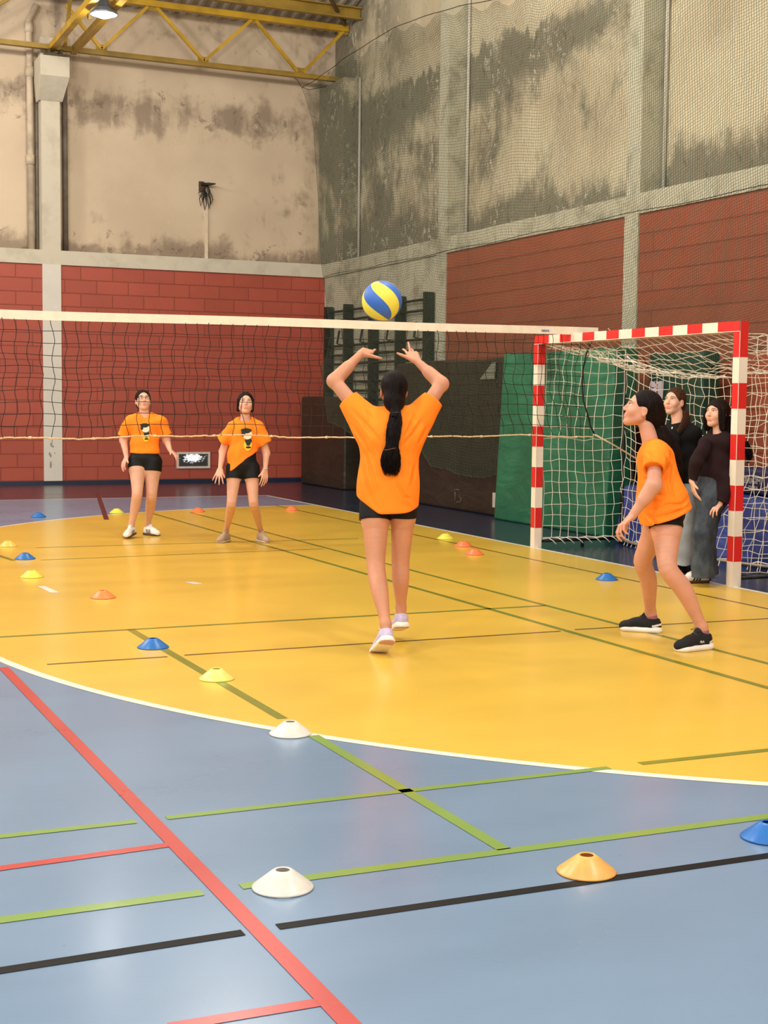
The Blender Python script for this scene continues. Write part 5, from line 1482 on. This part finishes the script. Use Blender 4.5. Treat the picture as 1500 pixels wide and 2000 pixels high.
#@@PERSON_WATCH
def person_black():
    D = 11.9; J = lambda x, y, d=0.0: at(x, y, D + d)
    g = ground(1337, 1120); root = empty('person', (g[0], g[1], 0), 'person standing inside the goal in a black sweater, pale jeans, brown hair tied back', 'person', 'watchers inside the goal')
    fw = nz(-RH * .75 - FH * .65); lt = nz(np.cross(fw, Z)); B = SDF()
    B.cone(J(1332, 960), J(1330, 935), 0.140, 0.12, 0, fw, 0.75); B.cone(J(1330, 925), J(1326, 860), 0.115, 0.13, 0.05, fw, 0.72)
    B.cone(J(1326, 845) - lt * .13, J(1326, 845) + lt * .13, 0.055, 0.055, 0.05); B.cone(J(1324, 840), J(1322, 806), 0.056, 0.050, 0.03)
    w1 = J(1325, 938, -.16); e1 = J(1318, 890, -.18)
    limb(B, J(1312, 850, -.12), e1, w1, (0.045, 0.04, 0.04, 0.024))
    add_hand(B, w1, J(1327, 955, -.17) - w1, RH * .5 + FH * .3, -RH * .8, 0.95, (0.3, .3, .35, .4), 0.05)
    A = head_frame(nz(-RH * .66 - FH * .72 + Z * .16), Z); s = 1.02
    W = add_head(B, J(1317, 785), A, s); lp_ = lips_of(W, s)
    def mi(P):
        r = np.zeros(len(P), int)
        for c, ax, az in lp_:
            q = (P - c) @ A.T; r[((q[:, 0] / ax) ** 2 + (q[:, 2] / az) ** 2 < 1) & (q[:, 1] > -.015)] = 1
        return r
    body = B.build('body', [M_skin2, M_lip], root, 0.0042, mi, 2); face_bits(root, body, W, A, s)
    Hs = SDF(); Hs.ell(W(0, -0.020, 0.034), np.array((0.082, 0.100, 0.092)) * s, A, 0); Hs.ell(W(0, -0.06, -0.03), np.array((0.07, 0.06, 0.08)) * s, A, 0.02)
    Hs.ell(W(0, 0.112, -0.030), np.array((0.078, 0.092, 0.108)) * s, A, 0.008, True)
    for sx in (-1, 1): Hs.ell(W(sx * 0.080, 0.006, -0.014), np.array((0.026, 0.022, 0.034)) * s, A, 0.006, True)
    Hs.cone(W(0, 0.03, -0.10), W(0, 0.0, -0.14), 0.055, 0.05, 0.01, sub=True)
    Hs.build('hair', M_hairl, root, 0.0045)
    strands_tail([J(1338, 800, .0), J(1342, 815, -.04), J(1336, 828, -.11), J(1326, 842, -.15), J(1318, 856, -.16)], [0.030, 0.034, 0.030, 0.022, 0.012], 260, 0, M_hairl, root, 'ponytail', 0.0022, 0.7, 8, 0.75)
    T = SDF(); T.cone(J(1330, 935), J(1328, 900), 0.150, 0.155, 0, fw, 0.8); T.cone(J(1328, 900), J(1328, 856), 0.155, 0.150, 0.05, fw, 0.8)
    T.cone(J(1328, 848) - lt * .13, J(1328, 848) + lt * .13, 0.075, 0.075, 0.06); T.cone(J(1322, 840), J(1321, 822, -.01), 0.070, 0.056, 0.03)
    T.cut(J(1330, 943), -Z, 0.01)
    a_ = J(1312, 852, -.13); T.cone(a_, J(1316, 892, -.19), 0.064, 0.062, 0.03); T.cone(J(1316, 892, -.19), J(1324, 936, -.17), 0.060, 0.044, 0.02, cap=1)
    T.cone(J(1350, 855, .05), J(1362, 900, .06), 0.066, 0.062, 0.03); T.cone(J(1362, 900, .06), J(1356, 942, .0), 0.060, 0.05, 0.03)
    T.cone(J(1322, 826, -.02), J(1320, 800, -.03), 0.048, 0.055, 0.006, sub=True)
    T.fold = fold_fn(J(1328, 890), RT, 0.008, 1, 3); T.build('sweater', M_swb, root, 0.005)
    MB().tube([J(1313, 834, -.165), J(1312.5, 838, -.17)], 0.005, 6).build('badge', M_shoew, root)
    Q = SDF(); Q.cone(J(1333, 962), J(1332, 935), 0.150, 0.14, 0, fw, 0.78)
    Q.cone(J(1340, 965, -.06), J(1339, 1035, -.08), 0.092, 0.070, 0.03); Q.cone(J(1339, 1035, -.08), J(1336, 1103, -.05), 0.072, 0.075, 0.02, cap=1)
    Q.cone(J(1330, 965, .08), J(1333, 1035, .05), 0.090, 0.070, 0.03); Q.cone(J(1333, 1035, .05), J(1341, 1100, .09), 0.070, 0.075, 0.02, cap=1)
    Q.fold = fold_fn(J(1330, 1000), RT, 0.006, 1, 5); Q.build('jeans', M_denl, root, 0.0055)
    H = ground(1342, 1117); make_shoe(root, H, H + nz(-RH * .9 - FH * .3) * 0.25, Z, M_shoeb, M_shoeb, laces=M_shoeb, wedge=True)
    H = ground(1348, 1111); make_shoe(root, H, H + nz(-RH * .8 - FH * .5) * 0.25, Z, M_shoeb, M_shoeb, laces=M_shoeb, wedge=True)
person_black()


def person_maroon():
    D = 11.25; J = lambda x, y, d=0.0: at(x, y, D + d)
    g = ground(1366, 1140); root = empty('person', (g[0], g[1], 0), 'person leaning by the right goal post in a dark maroon sweater and dark jeans', 'person', 'watchers inside the goal')
    fw = nz(-RH * .80 - FH * .58); lt = nz(np.cross(fw, Z)); B = SDF()
    B.cone(J(1390, 965), J(1392, 940), 0.140, 0.12, 0, fw, 0.75); B.cone(J(1395, 925), J(1400, 880), 0.105, 0.11, 0.05, fw, 0.72)
    B.cone(J(1402, 870) - lt * .09, J(1402, 870) + lt * .09, 0.042, 0.042, 0.05); B.cone(J(1404, 856), J(1404, 825), 0.052, 0.046, 0.03)
    w1 = J(1351, 940, -.12); e1 = J(1360, 902, -.14); w2 = J(1406, 984, -.14); e2 = J(1424, 930, -.10)
    limb(B, J(1379, 874, -.08), e1, w1, (0.034, 0.034, 0.034, 0.023)); limb(B, J(1421, 876, -.02), e2, w2, (0.034, 0.034, 0.034, 0.023))
    add_hand(B, w1, J(1356, 962, -.14) - w1, RH * .7, -FH, 0.95, (0.2, .25, .3, .3), 0.08)
    add_hand(B, w2, J(1393, 994, -.2) - w2, -FH * -.2 - Z * .9, FH * .4 - RH * .8, 0.95, (0.5, .6, .6, .7), 0.05)
    A = head_frame(nz(-RH * .74 - FH * .62 + Z * .14), Z); s = 1.0
    W = add_head(B, J(1400, 808), A, s); lp_ = lips_of(W, s)
    def mi(P):
        r = np.zeros(len(P), int)
        for c, ax, az in lp_:
            q = (P - c) @ A.T; r[((q[:, 0] / ax) ** 2 + (q[:, 2] / az) ** 2 < 1) & (q[:, 1] > -.015)] = 1
        return r
    body = B.build('body', [M_skin2, M_lip], root, 0.0042, mi, 2); face_bits(root, body, W, A, s)
    Hs = SDF(); Hs.ell(W(0, -0.020, 0.034), np.array((0.084, 0.102, 0.093)) * s, A, 0); Hs.ell(W(0, -0.05, -0.05), np.array((0.080, 0.06, 0.10)) * s, A, 0.02)
    for sx in (-1, 1): Hs.cone(W(sx * 0.070, 0.020, 0.03), W(sx * 0.074, 0.0, -0.12), 0.024, 0.022, 0.02)
    Hs.ell(W(0, 0.118, -0.044), np.array((0.064, 0.086, 0.108)) * s, A, 0.006, True)
    Hs.build('hair', M_hair, root, 0.0045)
    strands_tail([W(0.066, 0.05, 0.04), W(0.074, 0.045, -0.02), W(0.076, 0.03, -0.08), W(0.074, 0.02, -0.15)], [0.010, 0.016, 0.018, 0.012], 130, 0, M_hair, root, 'hair_lock', 0.0024, 0.9, 21, 0.8)
    strands_tail([W(-0.062, 0.055, 0.045), W(-0.070, 0.05, -0.02), W(-0.072, 0.03, -0.08), W(-0.070, 0.02, -0.14)], [0.008, 0.012, 0.014, 0.010], 100, 0, M_hair, root, 'hair_lock', 0.0024, 0.9, 22, 0.8)
    strands_tail([J(1414, 815), J(1418, 830), J(1421, 848, -.02), J(1420, 862, -.03)], [0.060, 0.062, 0.055, 0.030], 420, 0, M_hair, root, 'hair_ends', 0.0024, 0.9, 11, 0.7)
    T = SDF(); T.cone(J(1391, 962), J(1395, 915), 0.148, 0.138, 0, fw, 0.8); T.cone(J(1395, 915), J(1402, 872), 0.136, 0.130, 0.05, fw, 0.8)
    T.cone(J(1402, 864) - lt * .11, J(1402, 864) + lt * .11, 0.062, 0.062, 0.06); T.cone(J(1404, 850, .0), J(1404, 842), 0.062, 0.055, 0.03)
    T.cut(J(1390, 972), -Z, 0.01)
    T.cone(J(1378, 870, -.09), e1, 0.054, 0.056, 0.03); T.cone(e1, J(1352, 938, -.12), 0.056, 0.042, 0.02, cap=1)
    T.cone(J(1422, 872, -.03), e2, 0.058, 0.062, 0.03); T.cone(e2, J(1407, 982, -.14), 0.064, 0.058, 0.02, cap=1)
    T.cone(J(1404, 844, -.02), J(1402, 820, -.03), 0.050, 0.055, 0.006, sub=True)
    T.fold = fold_fn(J(1394, 900), RT, 0.008, 1, 6); T.build('sweater', M_swd, root, 0.005)
    Q = SDF(); Q.cone(J(1388, 972), J(1390, 945), 0.150, 0.14, 0, fw, 0.8)
    Q.cone(J(1383, 975, -.08), J(1373, 1046, -.16), 0.095, 0.074, 0.03); Q.cone(J(1373, 1046, -.16), J(1372, 1129, -.16), 0.074, 0.092, 0.02, cap=1)
    Q.cone(J(1392, 975, .07), J(1380, 1046, .02), 0.092, 0.072, 0.03); Q.cone(J(1380, 1046, .02), J(1382, 1122, .05), 0.072, 0.088, 0.02, cap=1)
    Q.fold = fold_fn(J(1380, 1050), RT, 0.006, 1, 7); Q.build('jeans', M_den, root, 0.005)
    H = ground(1384, 1138); make_shoe(root, H, H + nz(-RH * .96 - FH * .25) * 0.262, Z, M_shoew, M_gum, stripes=M_shoeb, laces=M_shoew)
    H = ground(1386, 1129); make_shoe(root, H, H + nz(-RH * .9 - FH * .45) * 0.25, Z, M_shoew, M_gum, stripes=M_shoeb, laces=M_shoew)
person_maroon()
# dark fluffy thing showing behind the right goal post
tq = strands_tail([at(1458, 862, 11.3), at(1461, 878, 11.3), at(1463, 892, 11.3), at(1460, 906, 11.3)], [0.012, 0.03, 0.032, 0.012], 90, 0, M_hairb, None, 'fur_pompom', 0.003, 0.9, 12, 0.7)
tag(tq, 'black fluffy tassel poking out behind the right goal post', 'tassel')
